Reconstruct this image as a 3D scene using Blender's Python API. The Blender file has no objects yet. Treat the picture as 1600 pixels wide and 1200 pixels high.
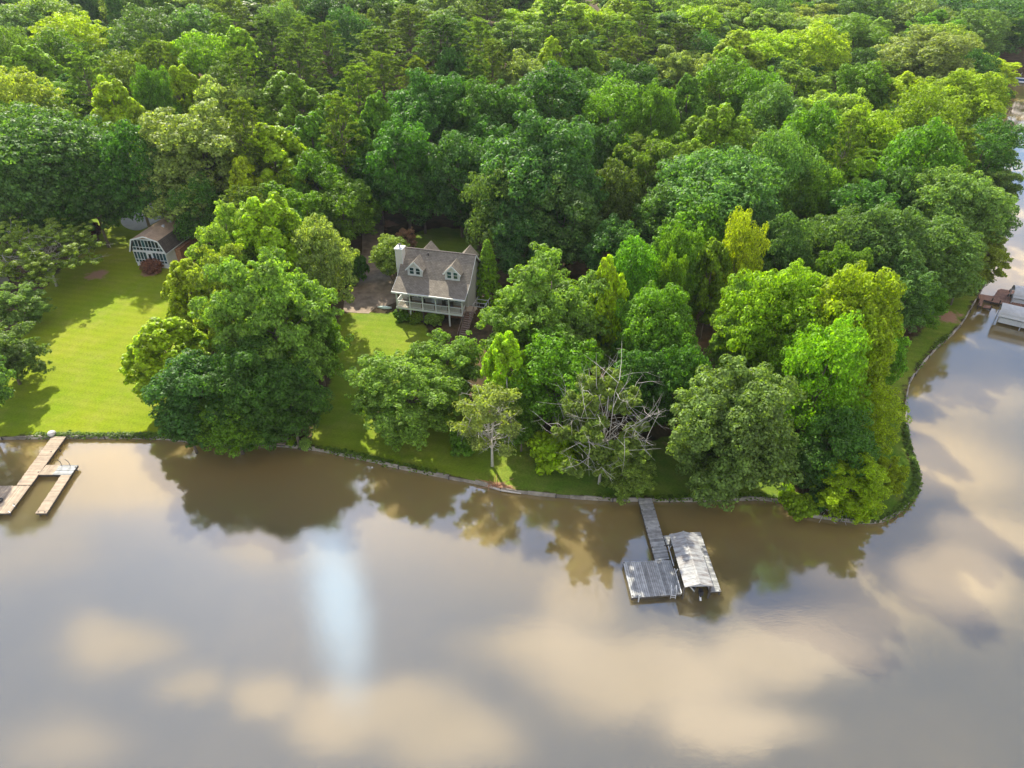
import bpy, math, random
import numpy as np
from mathutils import Vector, Matrix
from mathutils.geometry import delaunay_2d_cdt
R = math.radians
sc = bpy.context.scene
col = sc.collection
rng = np.random.default_rng(7)
random.seed(7)

# ---------------------------------------------------------------- camera
CAM_H, PITCH, FPX = 53.0, R(35.0), 1100.0
cam_d = bpy.data.cameras.new('camera'); cam = bpy.data.objects.new('camera', cam_d); col.objects.link(cam)
cam.location = (0, 0, CAM_H); cam.rotation_euler = (R(90) - PITCH, 0, 0)
cam_d.sensor_width = 36; cam_d.lens = FPX / 1600 * 36; cam_d.clip_start = 0.5; cam_d.clip_end = 4000
sc.camera = cam
CP, SP = math.cos(PITCH), math.sin(PITCH)

# ---------------------------------------------------------------- light
SUN_EL, SUN_AZ = 40.0, -23.0
sun_d = bpy.data.lights.new('sun', 'SUN'); sun = bpy.data.objects.new('sun', sun_d); col.objects.link(sun)
sun_d.energy = 5.0; sun_d.angle = R(0.8); sun_d.color = (1.0, 0.92, 0.76)
sdir = Vector((math.sin(R(SUN_AZ)) * math.cos(R(SUN_EL)), math.cos(R(SUN_AZ)) * math.cos(R(SUN_EL)), math.sin(R(SUN_EL))))
sun.rotation_euler = sdir.to_track_quat('Z', 'Y').to_euler(); sun.location = (0, 0, 120)
sc.view_settings.view_transform = 'Standard'; sc.view_settings.look = 'None'
sc.view_settings.exposure = 1.08; sc.view_settings.gamma = 1; sc.view_settings.use_curve_mapping = False
sc.cycles.max_bounces = 6; sc.cycles.diffuse_bounces = 3; sc.cycles.glossy_bounces = 3; sc.cycles.transmission_bounces = 3
sc.cycles.use_denoising = True
sc.cycles.sample_clamp_indirect = 3.0; sc.cycles.caustics_reflective = False

# ---------------------------------------------------------------- node helper
class NT:
    def __init__(s, tree): s.t = tree; s.n = tree.nodes; s.l = tree.links; s.n.clear()
    def add(s, typ, inp=None, **kw):
        nd = s.n.new(typ)
        for k, v in kw.items(): setattr(nd, k, v)
        for k, v in (inp or {}).items():
            sock = nd.inputs[k]
            if hasattr(v, 'links') and hasattr(v, 'is_output'): s.l.new(v, sock)
            else: sock.default_value = v
        return nd
    def math(s, op, a, b=0.0, c=None, clamp=False):
        d = {0: a, 1: b}
        if c is not None: d[2] = c
        nd = s.add('ShaderNodeMath', d, operation=op); nd.use_clamp = clamp
        return nd.outputs[0]
    def mix(s, f, a, b, blend='MIX'):
        nd = s.add('ShaderNodeMix', {0: f, 6: a, 7: b}, data_type='RGBA', blend_type=blend)
        return nd.outputs[2]
    def noise(s, vec, scale, detail=3.0, rough=0.55, **kw):
        return s.add('ShaderNodeTexNoise', {'Vector': vec, 'Scale': scale, 'Detail': detail, 'Roughness': rough}, **kw)
    def ramp(s, fac, stops, interp='LINEAR'):
        nd = s.add('ShaderNodeValToRGB', {0: fac}); cr = nd.color_ramp; cr.interpolation = interp
        while len(cr.elements) < len(stops): cr.elements.new(0.5)
        for e, (p, c) in zip(cr.elements, stops):
            e.position = p; e.color = (c, c, c, 1) if isinstance(c, (int, float)) else (*c, 1)
        return nd.outputs[0]

# ---------------------------------------------------------------- world: blue sky with fair weather cloud
world = bpy.data.worlds.new('World'); sc.world = world; world.use_nodes = True
w = NT(world.node_tree)
sky = w.add('ShaderNodeTexSky', sky_type='NISHITA', sun_disc=False, sun_elevation=R(SUN_EL), sun_rotation=R(SUN_AZ) % (2 * math.pi),
            air_density=1.0, dust_density=0.4, ozone_density=2.2)
tc = w.add('ShaderNodeTexCoord').outputs['Generated']
sep = w.add('ShaderNodeSeparateXYZ', {0: tc})
zz = w.math('MAXIMUM', sep.outputs[2], 0.06)
px_, py_ = w.math('DIVIDE', sep.outputs[0], zz), w.math('DIVIDE', sep.outputs[1], zz)
pv = w.add('ShaderNodeCombineXYZ', {0: px_, 1: py_, 2: 0.0}).outputs[0]
nz = w.noise(pv, 4.0, 6.0, 0.62)
off = w.add('ShaderNodeVectorMath', {0: nz.outputs['Color'], 1: (0.5, 0.5, 0.5)}, operation='SUBTRACT').outputs[0]
wv = w.add('ShaderNodeVectorMath', {0: off, 1: (0.22, 0.15, 0.0), 2: pv}, operation='MULTIPLY_ADD').outputs[0]
# individual clouds: centre and size on the cloud layer (tangent of the zenith angle)
def cl(px, py, rx, ry, a):
    u, v = px - 800, py - 600; dz = FPX * SP + v * CP
    return (u / dz, (FPX * CP - v * SP) / dz, rx / dz, ry * FPX / dz / dz, a)
# (the sky is aimed by the place its mirror image has on the lake)
CLOUDS = [cl(*q) for q in [(850, 1000, 130, 38, 1), (1010, 1045, 190, 70, 1), (1230, 1010, 150, 50, 1), (1140, 1120, 120, 45, 1), (900, 950, 50, 50, .6), (1350, 960, 90, 30, .6),
          (185, 1000, 85, 36, .8), (295, 1068, 52, 32, .7), (420, 1085, 70, 32, .8), (590, 1110, 130, 55, .9), (690, 1160, 110, 50, .9), (110, 1150, 90, 40, .5),
          (1490, 900, 110, 52, .95), (1560, 840, 90, 35, .6), (1480, 725, 110, 45, .5), (1560, 620, 90, 30, .3), (160, 745, 200, 50, .8), (60, 860, 90, 50, .4), (430, 850, 90, 22, .8), (650, 720, 60, 20, .5), (1280, 880, 60, 30, .5), (1590, 420, 90, 60, .7)]]
tot = None
for (cx, cy, rx, ry, a) in CLOUDS:
    q = w.add('ShaderNodeVectorMath', {0: wv, 1: (1 / rx, 1 / ry, 0), 2: (-cx / rx, -cy / ry, 0)}, operation='MULTIPLY_ADD').outputs[0]
    ln = w.add('ShaderNodeVectorMath', {0: q}, operation='LENGTH').outputs['Value']
    f = w.add('ShaderNodeMapRange', {0: ln, 1: 1.4, 2: 0.55, 3: 0.0, 4: a}, interpolation_type='SMOOTHSTEP').outputs[0]
    tot = f if tot is None else w.math('MAXIMUM', tot, f)
n2 = w.noise(pv, 1.1, 6.0, 0.6)
gen = w.add('ShaderNodeMapRange', {0: n2.outputs[0], 1: 0.46, 2: 0.60, 3: 0.0, 4: 0.9}, interpolation_type='SMOOTHSTEP').outputs[0]
dview = w.add('ShaderNodeVectorMath', {0: pv, 1: (0.0, 0.95, 0.0)}, operation='DISTANCE').outputs['Value']
away = w.add('ShaderNodeMapRange', {0: dview, 1: 0.9, 2: 1.6, 3: 0.0, 4: 1.0}, interpolation_type='SMOOTHSTEP').outputs[0]
tot = w.math('MAXIMUM', tot, w.math('MULTIPLY', gen, away))
tex = w.add('ShaderNodeMapRange', {0: nz.outputs[0], 1: 0.3, 2: 0.7, 3: 0.78, 4: 1.1}).outputs[0]
cb = w.add('ShaderNodeBackground', {0: (1.0, 0.81, 0.65, 1), 1: w.math('MULTIPLY', tex, 1.55)})
sb = w.add('ShaderNodeBackground', {0: sky.outputs[0], 1: 0.15})
mx = w.add('ShaderNodeMixShader', {0: tot, 1: sb.outputs[0], 2: cb.outputs[0]})
pv2 = w.add('ShaderNodeCombineXYZ', {0: w.math('ADD', px_, w.math('MULTIPLY', py_, 0.314)), 1: py_, 2: 0.0}).outputs[0]
wv2 = w.add('ShaderNodeVectorMath', {0: off, 1: (0.09, 0.16, 0.0), 2: pv2}, operation='MULTIPLY_ADD').outputs[0]
vx, vy, vrx, vry, _ = cl(530, 925, 44, 135, 1)
vx += 0.314 * vy
q = w.add('ShaderNodeVectorMath', {0: wv2, 1: (1 / vrx, 1 / vry, 0), 2: (-vx / vrx, -vy / vry, 0)}, operation='MULTIPLY_ADD').outputs[0]
ln = w.add('ShaderNodeVectorMath', {0: q}, operation='LENGTH').outputs['Value']
vf = w.add('ShaderNodeMapRange', {0: ln, 1: 1.4, 2: 0.2, 3: 0.0, 4: 0.8}, interpolation_type='SMOOTHSTEP').outputs[0]
vb = w.add('ShaderNodeBackground', {0: (0.62, 0.82, 1.0, 1), 1: 2.6})
mx = w.add('ShaderNodeMixShader', {0: vf, 1: mx.outputs[0], 2: vb.outputs[0]})
w.add('ShaderNodeOutputWorld', {0: mx.outputs[0]})

# ---------------------------------------------------------------- camera geometry -> ground positions
def ray(px, py):
    u, v = px - 800, py - 600
    return np.array([u, FPX * CP - v * SP, -(FPX * SP + v * CP)])
def at(px, py, z=0.0):
    d = ray(px, py); t = (CAM_H - z) / -d[2]
    return np.array([d[0] * t, d[1] * t, z])

SHORE_PX = [(-60, 689), (0, 687), (80, 685), (160, 685), (250, 686), (300, 691), (345, 698), (400, 695), (440, 698), (490, 703), (560, 717),
            (640, 736), (700, 748), (750, 757), (785, 768), (815, 771), (860, 776), (940, 782), (1000, 784), (1100, 783), (1215, 780),
            (1238, 797), (1262, 808), (1300, 812), (1350, 819), (1385, 815), (1412, 798), (1432, 768), (1434, 742), (1420, 705), (1413, 660),
            (1414, 615), (1428, 585), (1462, 545), (1495, 517), (1518, 482), (1540, 440), (1552, 400), (1566, 350), (1572, 300),
            (1560, 240), (1562, 180), (1570, 135), (1582, 127), (1620, 122), (1700, 118)]
SH = [at(x, y)[:2] for x, y in SHORE_PX]
def chaikin(p):
    out = [p[0]]
    for a, b in zip(p[:-1], p[1:]):
        out += [a * .75 + b * .25, a * .25 + b * .75]
    return out + [p[-1]]
SH = chaikin(SH)
x0, y0 = SH[0]
SHORE = np.array([(-900.0, y0 - 6), (-300, y0 - 3), (-120, y0 - .6)] + [tuple(p) for p in SH] + [(320.0, 330.0), (900.0, 380.0)])
LAND = np.vstack([SHORE, [(900, 1500), (-900, 1500)]])
def seg_dist(P, poly, closed=False):
    P = np.atleast_2d(P); A = poly; B = np.roll(poly, -1, 0)
    if not closed: A, B = A[:-1], B[:-1]
    best = np.full(len(P), 1e9)
    for a, b in zip(A, B):
        ab = b - a; t = np.clip(((P - a) @ ab) / max(ab @ ab, 1e-9), 0, 1)
        best = np.minimum(best, np.hypot(*(P - (a + t[:, None] * ab)).T))
    return best
def inside(P, poly):
    P = np.atleast_2d(P); c = np.zeros(len(P), bool)
    A, B = poly, np.roll(poly, -1, 0)
    for (ax, ay), (bx, by) in zip(A, B):
        cond = ((ay > P[:, 1]) != (by > P[:, 1]))
        xi = (bx - ax) * (P[:, 1] - ay) / ((by - ay) if by != ay else 1e-9) + ax
        c ^= cond & (P[:, 0] < xi)
    return c
def height(P):
    P = np.atleast_2d(P).astype(float); d = seg_dist(P, SHORE)
    h = 0.42 + 0.036 * np.minimum(d, 45) + 0.045 * np.clip(d - 45, 0, 170)
    h += np.minimum(d / 20, 1) * 0.25 * np.sin(P[:, 0] * .09 + 1) * np.cos(P[:, 1] * .07)
    return h
def hz(x, y): return float(height([(x, y)])[0])
def ground(px, py, up=0.0):
    z = 1.0
    for _ in range(6):
        p = at(px, py, z + up); z = hz(p[0], p[1])
    return np.array([p[0], p[1], z])
def gpoly(pts): return np.array([ground(x, y)[:2] for x, y in pts])

LAWNS = [gpoly([(-140, 683), (-60, 684), (80, 681), (245, 681), (300, 684), (330, 640), (300, 560), (300, 450), (285, 425), (280, 400), (262, 345), (200, 330), (186, 322), (150, 330), (128, 350),
                (110, 400), (70, 450), (36, 520), (0, 600), (-140, 620)]),
         gpoly([(440, 694), (485, 698), (500, 640), (515, 600), (522, 520), (532, 489), (590, 488), (640, 488), (720, 560), (720, 640), (840, 690), (1010, 690), (1060, 680), (1230, 700), (1235, 778),
                (1100, 778), (940, 777), (860, 770), (780, 762), (700, 743), (560, 712)]),
         gpoly([(1385, 580), (1440, 515), (1475, 470), (1520, 425), (1538, 436), (1500, 508), (1460, 540), (1424, 583), (1410, 612), (1409, 660), (1416, 705), (1429, 745), (1427, 768), (1408, 795),
                (1383, 811), (1350, 815), (1325, 806), (1330, 700), (1370, 620)]),
         gpoly([(636, 388), (648, 362), (690, 355), (742, 362), (750, 400)]),
         gpoly([(226, 336), (240, 329), (262, 318), (272, 316), (262, 328), (244, 338), (232, 341)])]
def lawn_sd(P):
    best = np.full(len(P), -1e9)
    for poly in LAWNS:
        d = seg_dist(P, poly, True); d = np.where(inside(P, poly), d, -d); best = np.maximum(best, d)
    return best

# ---------------------------------------------------------------- object helpers
def put(o, parent=None, **props):
    col.objects.link(o)
    if parent is not None: o.parent = parent
    for k, v in props.items(): o[k] = v
    return o
def mesh_np(name, V, F, mats, smooth=False, mi=None):
    """V (n,3); F (m,k) with constant k"""
    V = np.asarray(V, np.float32); F = np.asarray(F, np.int32); k = F.shape[1]
    me = bpy.data.meshes.new(name); me.vertices.add(len(V)); me.vertices.foreach_set('co', V.ravel())
    me.loops.add(F.size); me.loops.foreach_set('vertex_index', F.ravel())
    me.polygons.add(len(F)); me.polygons.foreach_set('loop_start', np.arange(0, F.size, k, dtype=np.int32))
    me.polygons.foreach_set('loop_total', np.full(len(F), k, np.int32))
    if mi is not None: me.polygons.foreach_set('material_index', np.asarray(mi, np.int32))
    if smooth: me.polygons.foreach_set('use_smooth', np.ones(len(F), bool))
    for m in (mats if isinstance(mats, (list, tuple)) else [mats]): me.materials.append(m)
    me.update(); me.validate()
    return me
class MB:
    def __init__(s): s.v = []; s.f = []
    def add(s, vs, fs):
        b = len(s.v); s.v += [tuple(map(float, p)) for p in vs]; s.f += [tuple(i + b for i in f) for f in fs]; return s
    def box(s, x0, x1, y0, y1, z0, z1):
        vs = [(x, y, z) for z in (z0, z1) for y in (y0, y1) for x in (x0, x1)]
        return s.add(vs, [(0, 2, 3, 1), (4, 5, 7, 6), (0, 1, 5, 4), (2, 6, 7, 3), (0, 4, 6, 2), (1, 3, 7, 5)])
    def prism(s, pts, axis, a, b):
        """closed outline pts (2-D) extruded along axis from a to b"""
        n = len(pts)
        def P(p, t): return {'x': (t, p[0], p[1]), 'y': (p[0], t, p[1]), 'z': (p[0], p[1], t)}[axis]
        vs = [P(p, a) for p in pts] + [P(p, b) for p in pts]
        fs = [tuple(range(n)), tuple(range(2 * n - 1, n - 1, -1))] + [(i, (i + 1) % n, n + (i + 1) % n, n + i)[::-1] for i in range(n)]
        return s.add(vs, fs)
    def quadslab(s, pts, t):
        """four corners (3-D) thickened downwards by t"""
        n = len(pts); vs = list(pts) + [(p[0], p[1], p[2] - t) for p in pts]
        return s.add(vs, [tuple(range(n)), tuple(range(2 * n - 1, n - 1, -1))] + [(i, n + i, n + (i + 1) % n, (i + 1) % n) for i in range(n)])
    def tube(s, pts, rad, seg=6, cap=True):
        pts = [Vector(p) for p in pts]; rings = []
        rad = rad if isinstance(rad, (list, tuple)) else [rad] * len(pts)
        up = Vector((0.13, 0.21, 0.97))
        for i, p in enumerate(pts):
            d = (pts[min(i + 1, len(pts) - 1)] - pts[max(i - 1, 0)])
            if d.length < 1e-6: d = Vector((0, 0, 1))
            d.normalize(); a = d.cross(up)
            if a.length < .1: a = d.cross(Vector((1, 0, 0)))
            a.normalize(); b = d.cross(a)
            rings.append([p + (a * math.cos(t) + b * math.sin(t)) * rad[i] for t in [2 * math.pi * k / seg for k in range(seg)]])
        vs = [q for r_ in rings for q in r_]; fs = []
        for i in range(len(pts) - 1):
            for k in range(seg):
                fs.append((i * seg + k, i * seg + (k + 1) % seg, (i + 1) * seg + (k + 1) % seg, (i + 1) * seg + k))
        if cap: fs += [tuple(range(seg))[::-1], tuple(range((len(pts) - 1) * seg, len(pts) * seg))]
        return s.add(vs, fs)
    def bar(s, a, b, wd, ht):
        """square bar from a to b"""
        a, b = Vector(a), Vector(b); d = (b - a).normalized(); side = d.cross(Vector((0, 0, 1)))
        if side.length < .05: side = Vector((1, 0, 0))
        side.normalize(); u = side.cross(d).normalized(); vs = []
        for p in (a, b):
            for i, j in ((-1, -1), (1, -1), (1, 1), (-1, 1)): vs.append(p + side * i * wd / 2 + u * j * ht / 2)
        return s.add(vs, [(3, 2, 1, 0), (4, 5, 6, 7), (0, 1, 5, 4), (1, 2, 6, 5), (2, 3, 7, 6), (3, 0, 4, 7)])
    def mesh(s, name, mat, smooth=False):
        me = bpy.data.meshes.new(name); me.from_pydata(s.v, [], s.f)
        for m in (mat if isinstance(mat, (list, tuple)) else [mat]): me.materials.append(m)
        if smooth: me.polygons.foreach_set('use_smooth', [True] * len(me.polygons))
        me.update(); return me
    def build(s, name, mat, parent=None, smooth=False, **props):
        return put(bpy.data.objects.new(name, s.mesh(name, mat, smooth)), parent, **props)
def thing(name, label, cat, loc=(0, 0, 0), rz=0.0, group=None):
    o = bpy.data.objects.new(name, None); o.location = loc; o.rotation_euler = (0, 0, rz); o.empty_display_size = .5
    put(o, label=label, category=cat)
    if group: o['group'] = group
    return o

# ---------------------------------------------------------------- materials
def mat(name, base, rough=0.8, vary=0.25, scale=3.0, bump=0.0, bscale=20.0, spec=0.3, coord='Object', stretch=(1, 1, 1), base2=None, objcol=0.0):
    m = bpy.data.materials.new(name); m.use_nodes = True; t = NT(m.node_tree)
    c = t.add('ShaderNodeTexCoord').outputs[coord]
    c = t.add('ShaderNodeMapping', {0: c, 3: stretch}).outputs[0]
    n = t.noise(c, scale, 5.0, 0.6)
    b2 = base2 or tuple(x * (1 - vary) for x in base); b1 = base if base2 else tuple(min(x * (1 + vary), 1) for x in base)
    f = t.ramp(n.outputs[0], [(0.3, 0.0), (0.7, 1.0)])
    cc = t.mix(f, (*b2, 1), (*b1, 1))
    if objcol:
        oi = t.add('ShaderNodeObjectInfo'); rr = t.add('ShaderNodeMapRange', {0: oi.outputs['Random'], 1: 0, 2: 1, 3: 1 - objcol, 4: 1 + objcol}).outputs[0]
        cc = t.add('ShaderNodeVectorMath', {0: cc, 'Scale': rr}, operation='SCALE').outputs[0]
    p = t.add('ShaderNodeBsdfPrincipled', {'Base Color': cc, 'Roughness': rough, 'Specular IOR Level': spec})
    if bump:
        nb = t.noise(c, bscale, 4.0, 0.6); bp = t.add('ShaderNodeBump', {'Height': nb.outputs[0], 'Strength': bump, 'Distance': 0.05})
        t.l.new(bp.outputs[0], p.inputs['Normal'])
    t.add('ShaderNodeOutputMaterial', {0: p.outputs[0]})
    return m

def leaf_material():
    m = bpy.data.materials.new('leaves'); m.use_nodes = True; t = NT(m.node_tree)
    oi = t.add('ShaderNodeObjectInfo'); geo = t.add('ShaderNodeNewGeometry'); tc = t.add('ShaderNodeTexCoord').outputs['Object']
    n = t.noise(tc, 0.45, 3.0, 0.6)
    hue = t.add('ShaderNodeMapRange', {0: n.outputs[0], 1: 0.3, 2: 0.7, 3: 0.70, 4: 1.32}).outputs[0]
    rnd = t.add('ShaderNodeMapRange', {0: geo.outputs['Random Per Island'], 1: 0, 2: 1, 3: 0.55, 4: 1.45}).outputs[0]
    k = t.math('MULTIPLY', hue, rnd)
    c = t.add('ShaderNodeVectorMath', {0: oi.outputs['Color'], 'Scale': k}, operation='SCALE').outputs[0]
    # young leaves are yellower, a share of leaves per crown
    yf = t.add('ShaderNodeMapRange', {0: geo.outputs['Random Per Island'], 1: 0.7, 2: 1.0, 3: 0.0, 4: 0.38}).outputs[0]
    c = t.mix(yf, c, t.mix(1.0, c, (1.4, 1.25, 0.6, 1), 'MULTIPLY'))
    tr = t.mix(1.0, c, (1.55, 1.5, 0.32, 1), 'MULTIPLY')
    d = t.add('ShaderNodeBsdfPrincipled', {'Base Color': c, 'Roughness': 0.55, 'Specular IOR Level': 0.28})
    x = t.add('ShaderNodeBsdfTranslucent', {0: tr})
    mx = t.add('ShaderNodeMixShader', {0: 0.46, 1: d.outputs[0], 2: x.outputs[0]})
    t.add('ShaderNodeOutputMaterial', {0: mx.outputs[0]})
    return m
M_LEAF = leaf_material()
M_BARK = mat('bark', (0.16, 0.13, 0.10), 0.9, 0.35, 4, 0.5, 12, stretch=(1, 1, .25))
M_BARE = mat('bare_wood', (0.50, 0.47, 0.42), 0.85, 0.2, 4, 0.2, 12)

def ground_material():
    m = bpy.data.materials.new('ground'); m.use_nodes = True; t = NT(m.node_tree)
    pos = t.add('ShaderNodeNewGeometry').outputs['Position']
    at_ = t.add('ShaderNodeAttribute', attribute_name='lawn', attribute_type='GEOMETRY').outputs['Fac']
    at2 = t.add('ShaderNodeAttribute', attribute_name='lawn_lit', attribute_type='GEOMETRY').outputs['Fac']
    at3 = t.add('ShaderNodeAttribute', attribute_name='soil', attribute_type='GEOMETRY').outputs['Fac']
    nb = t.noise(pos, 0.06, 4.0, 0.6).outputs[0]; nm = t.noise(pos, 0.5, 5.0, 0.65).outputs[0]; nf = t.noise(pos, 5.0, 4.0, 0.7).outputs[0]
    yel = t.mix(t.ramp(nb, [(0.35, 0), (0.65, 1)]), (0.145, 0.225, 0.004, 1), (0.20, 0.245, 0.006, 1))
    grn = t.mix(t.ramp(nb, [(0.35, 0), (0.65, 1)]), (0.060, 0.150, 0.010, 1), (0.12, 0.195, 0.018, 1))
    g = t.mix(at2, grn, yel)
    dry = t.math('MULTIPLY', t.ramp(nm, [(0.40, 0.1), (0.70, 0.85)]), t.ramp(t.noise(pos, 0.13, 3.0, 0.6).outputs[0], [(0.38, 0.25), (0.62, 1.0)]))
    g = t.mix(dry, g, t.mix(0.5, g, (0.30, 0.25, 0.07, 1)))
    # mowing stripes
    sx = t.add('ShaderNodeMapping', {0: pos, 2: (0, 0, R(12)), 3: (1, 1, 1)}).outputs[0]
    wv = t.add('ShaderNodeTexWave', {'Vector': sx, 'Scale': 0.22, 'Distortion': 1.6, 'Detail': 2.0, 'Detail Scale': 0.6}, bands_direction='Y').outputs['Fac']
    st = t.add('ShaderNodeMapRange', {0: wv, 1: 0, 2: 1, 3: 0.95, 4: 1.04}).outputs[0]
    fi = t.add('ShaderNodeMapRange', {0: nf, 1: 0.25, 2: 0.75, 3: 0.72, 4: 1.28}).outputs[0]
    g = t.add('ShaderNodeVectorMath', {0: g, 'Scale': t.math('MULTIPLY', st, fi)}, operation='SCALE').outputs[0]
    flo = t.mix(t.ramp(nm, [(0.35, 0), (0.65, 1)]), (0.045, 0.033, 0.018, 1), (0.12, 0.075, 0.040, 1))
    flo = t.mix(t.ramp(nf, [(0.5, 0), (0.62, .5)]), flo, (0.035, 0.06, 0.015, 1))
    edge = t.math('ADD', at_, t.math('MULTIPLY', t.math('SUBTRACT', nm, 0.5), 1.1))
    f = t.ramp(edge, [(0.42, 0), (0.58, 1)])
    c = t.mix(f, flo, g)
    se = t.math('ADD', at3, t.math('MULTIPLY', t.math('SUBTRACT', nm, 0.5), 1.4))
    c = t.mix(t.ramp(se, [(0.5, 0), (0.75, 1)]), c, t.mix(nf, (0.30, 0.15, 0.09, 1), (0.40, 0.26, 0.17, 1)))
    p = t.add('ShaderNodeBsdfPrincipled', {'Base Color': c, 'Roughness': 0.95, 'Specular IOR Level': 0.1})
    bp = t.add('ShaderNodeBump', {'Height': t.noise(pos, 9.0, 5.0, 0.8).outputs[0], 'Strength': 0.6, 'Distance': 0.10}); t.l.new(bp.outputs[0], p.inputs['Normal'])
    t.add('ShaderNodeOutputMaterial', {0: p.outputs[0]})
    return m
def water_material():
    m = bpy.data.materials.new('water'); m.use_nodes = True; t = NT(m.node_tree)
    pos = t.add('ShaderNodeNewGeometry').outputs['Position']
    sh = t.add('ShaderNodeAttribute', attribute_name='shallow_lift', attribute_type='GEOMETRY').outputs['Fac']
    nb = t.noise(pos, 0.035, 4.0, 0.55).outputs[0]
    c = t.mix(t.ramp(nb, [(0.35, 0), (0.65, 1)]), (0.078, 0.070, 0.042, 1), (0.105, 0.088, 0.048, 1))
    c = t.mix(sh, c, (0.27, 0.195, 0.070, 1))  # silty shallows, their colour also raised to offset tree shade along the bank
    patch = t.noise(pos, 0.05, 2.0, 0.5).outputs[0]
    n1 = t.noise(pos, 4.5, 4.0, 0.7).outputs[0]; n0 = t.noise(pos, 0.6, 2.0, 0.5).outputs[0]
    hgt = t.math('ADD', t.math('MULTIPLY', n1, t.add('ShaderNodeMapRange', {0: patch, 1: 0.4, 2: 0.65, 3: 0.4, 4: 1.3}).outputs[0]), t.math('MULTIPLY', n0, 1.0))
    bp = t.add('ShaderNodeBump', {'Height': hgt, 'Strength': 0.032, 'Distance': 0.10})
    # silty water: light scatters sideways for metres below the surface
    d = t.add('ShaderNodeSubsurfaceScattering', {'Color': c, 'Scale': 3.0, 'Radius': (1.0, 0.9, 0.7)}, falloff='BURLEY')
    g = t.add('ShaderNodeBsdfGlossy', {0: (0.93, 0.96, 1.0, 1), 'Roughness': 0.02, 'Normal': bp.outputs[0]})
    fr = t.add('ShaderNodeFresnel', {'IOR': 2.35, 'Normal': bp.outputs[0]})
    mx = t.add('ShaderNodeMixShader', {0: fr.outputs[0], 1: d.outputs[0], 2: g.outputs[0]})
    t.add('ShaderNodeOutputMaterial', {0: mx.outputs[0]})
    return m
M_DECK = mat('weathered_deck_wood', (0.31, 0.32, 0.315), 0.85, 0.30, 2.2, 0.2, 20, stretch=(1, 1, 1), objcol=0.28)
M_DECKTAN = mat('tan_deck_wood', (0.36, 0.29, 0.215), 0.85, 0.18, 2.0, 0.2, 20, objcol=0.16)
M_DECKRED = mat('red_brown_deck_wood', (0.30, 0.17, 0.12), 0.85, 0.25, 2.0, 0.2, 20, objcol=0.18)
M_BEAM = mat('dark_beam_wood', (0.09, 0.08, 0.07), 0.9, 0.3, 3)
M_WALLTOP = mat('seawall_timber', (0.30, 0.27, 0.22), 0.9, 0.45, 1.0, 0.4, 9, coord='Object', objcol=0.3)
M_CONC = mat('concrete', (0.36, 0.35, 0.32), 0.9, 0.14, 0.6, 0.2, 6, coord='Object')
M_DRIVE = mat('leaf_strewn_driveway', (0.34, 0.27, 0.20), 0.95, 0.45, 0.7, 0.3, 6, base2=(0.15, 0.115, 0.08))
M_WHITE = mat('white_paint', (0.64, 0.66, 0.66), 0.5, 0.05, 3)
M_SIDING = mat('grey_siding', (0.44, 0.44, 0.41), 0.7, 0.06, 3, 0.5, 8, stretch=(.05, .05, 5))
M_SIDING2 = mat('pale_siding', (0.58, 0.57, 0.52), 0.7, 0.06, 3, 0.5, 8, stretch=(.05, .05, 5))
M_BRICK = mat('red_brick', (0.26, 0.12, 0.08), 0.9, 0.25, 8, 0.4, 30)
M_METAL = mat('galvanised_metal', (0.50, 0.52, 0.54), 0.4, 0.15, 2)
M_BLACK = mat('black_plastic', (0.03, 0.03, 0.035), 0.4, 0.1, 3)
M_STEP = mat('brown_stair_wood', (0.21, 0.15, 0.12), 0.85, 0.2, 3, objcol=0.15)
M_HULL = mat('pale_green_hull', (0.62, 0.78, 0.70), 0.35, 0.05, 3)
M_RUST = mat('rust_brown', (0.35, 0.18, 0.10), 0.85, 0.3, 5)
M_STONE = mat('pale_stone', (0.48, 0.46, 0.43), 0.8, 0.25, 3, 0.3, 10)
def canopy_material():
    m = bpy.data.materials.new('stained_metal_roof'); m.use_nodes = True; t = NT(m.node_tree)
    tc = t.add('ShaderNodeTexCoord').outputs['Object']
    st = t.noise(t.add('ShaderNodeMapping', {0: tc, 3: (0.35, 2.0, 1)}).outputs[0], 1.6, 6.0, 0.7).outputs[0]
    c = t.mix(t.ramp(st, [(0.42, 0), (0.66, 1)]), (0.38, 0.395, 0.39, 1), (0.17, 0.15, 0.14, 1))
    f = t.noise(tc, 9, 4, .7).outputs[0]
    c = t.mix(t.ramp(f, [(0.5, 0), (0.7, .5)]), c, (0.32, 0.31, 0.28, 1))
    p = t.add('ShaderNodeBsdfPrincipled', {'Base Color': c, 'Roughness': 0.55}); t.add('ShaderNodeOutputMaterial', {0: p.outputs[0]})
    return m
M_CANOPY = canopy_material()
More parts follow.
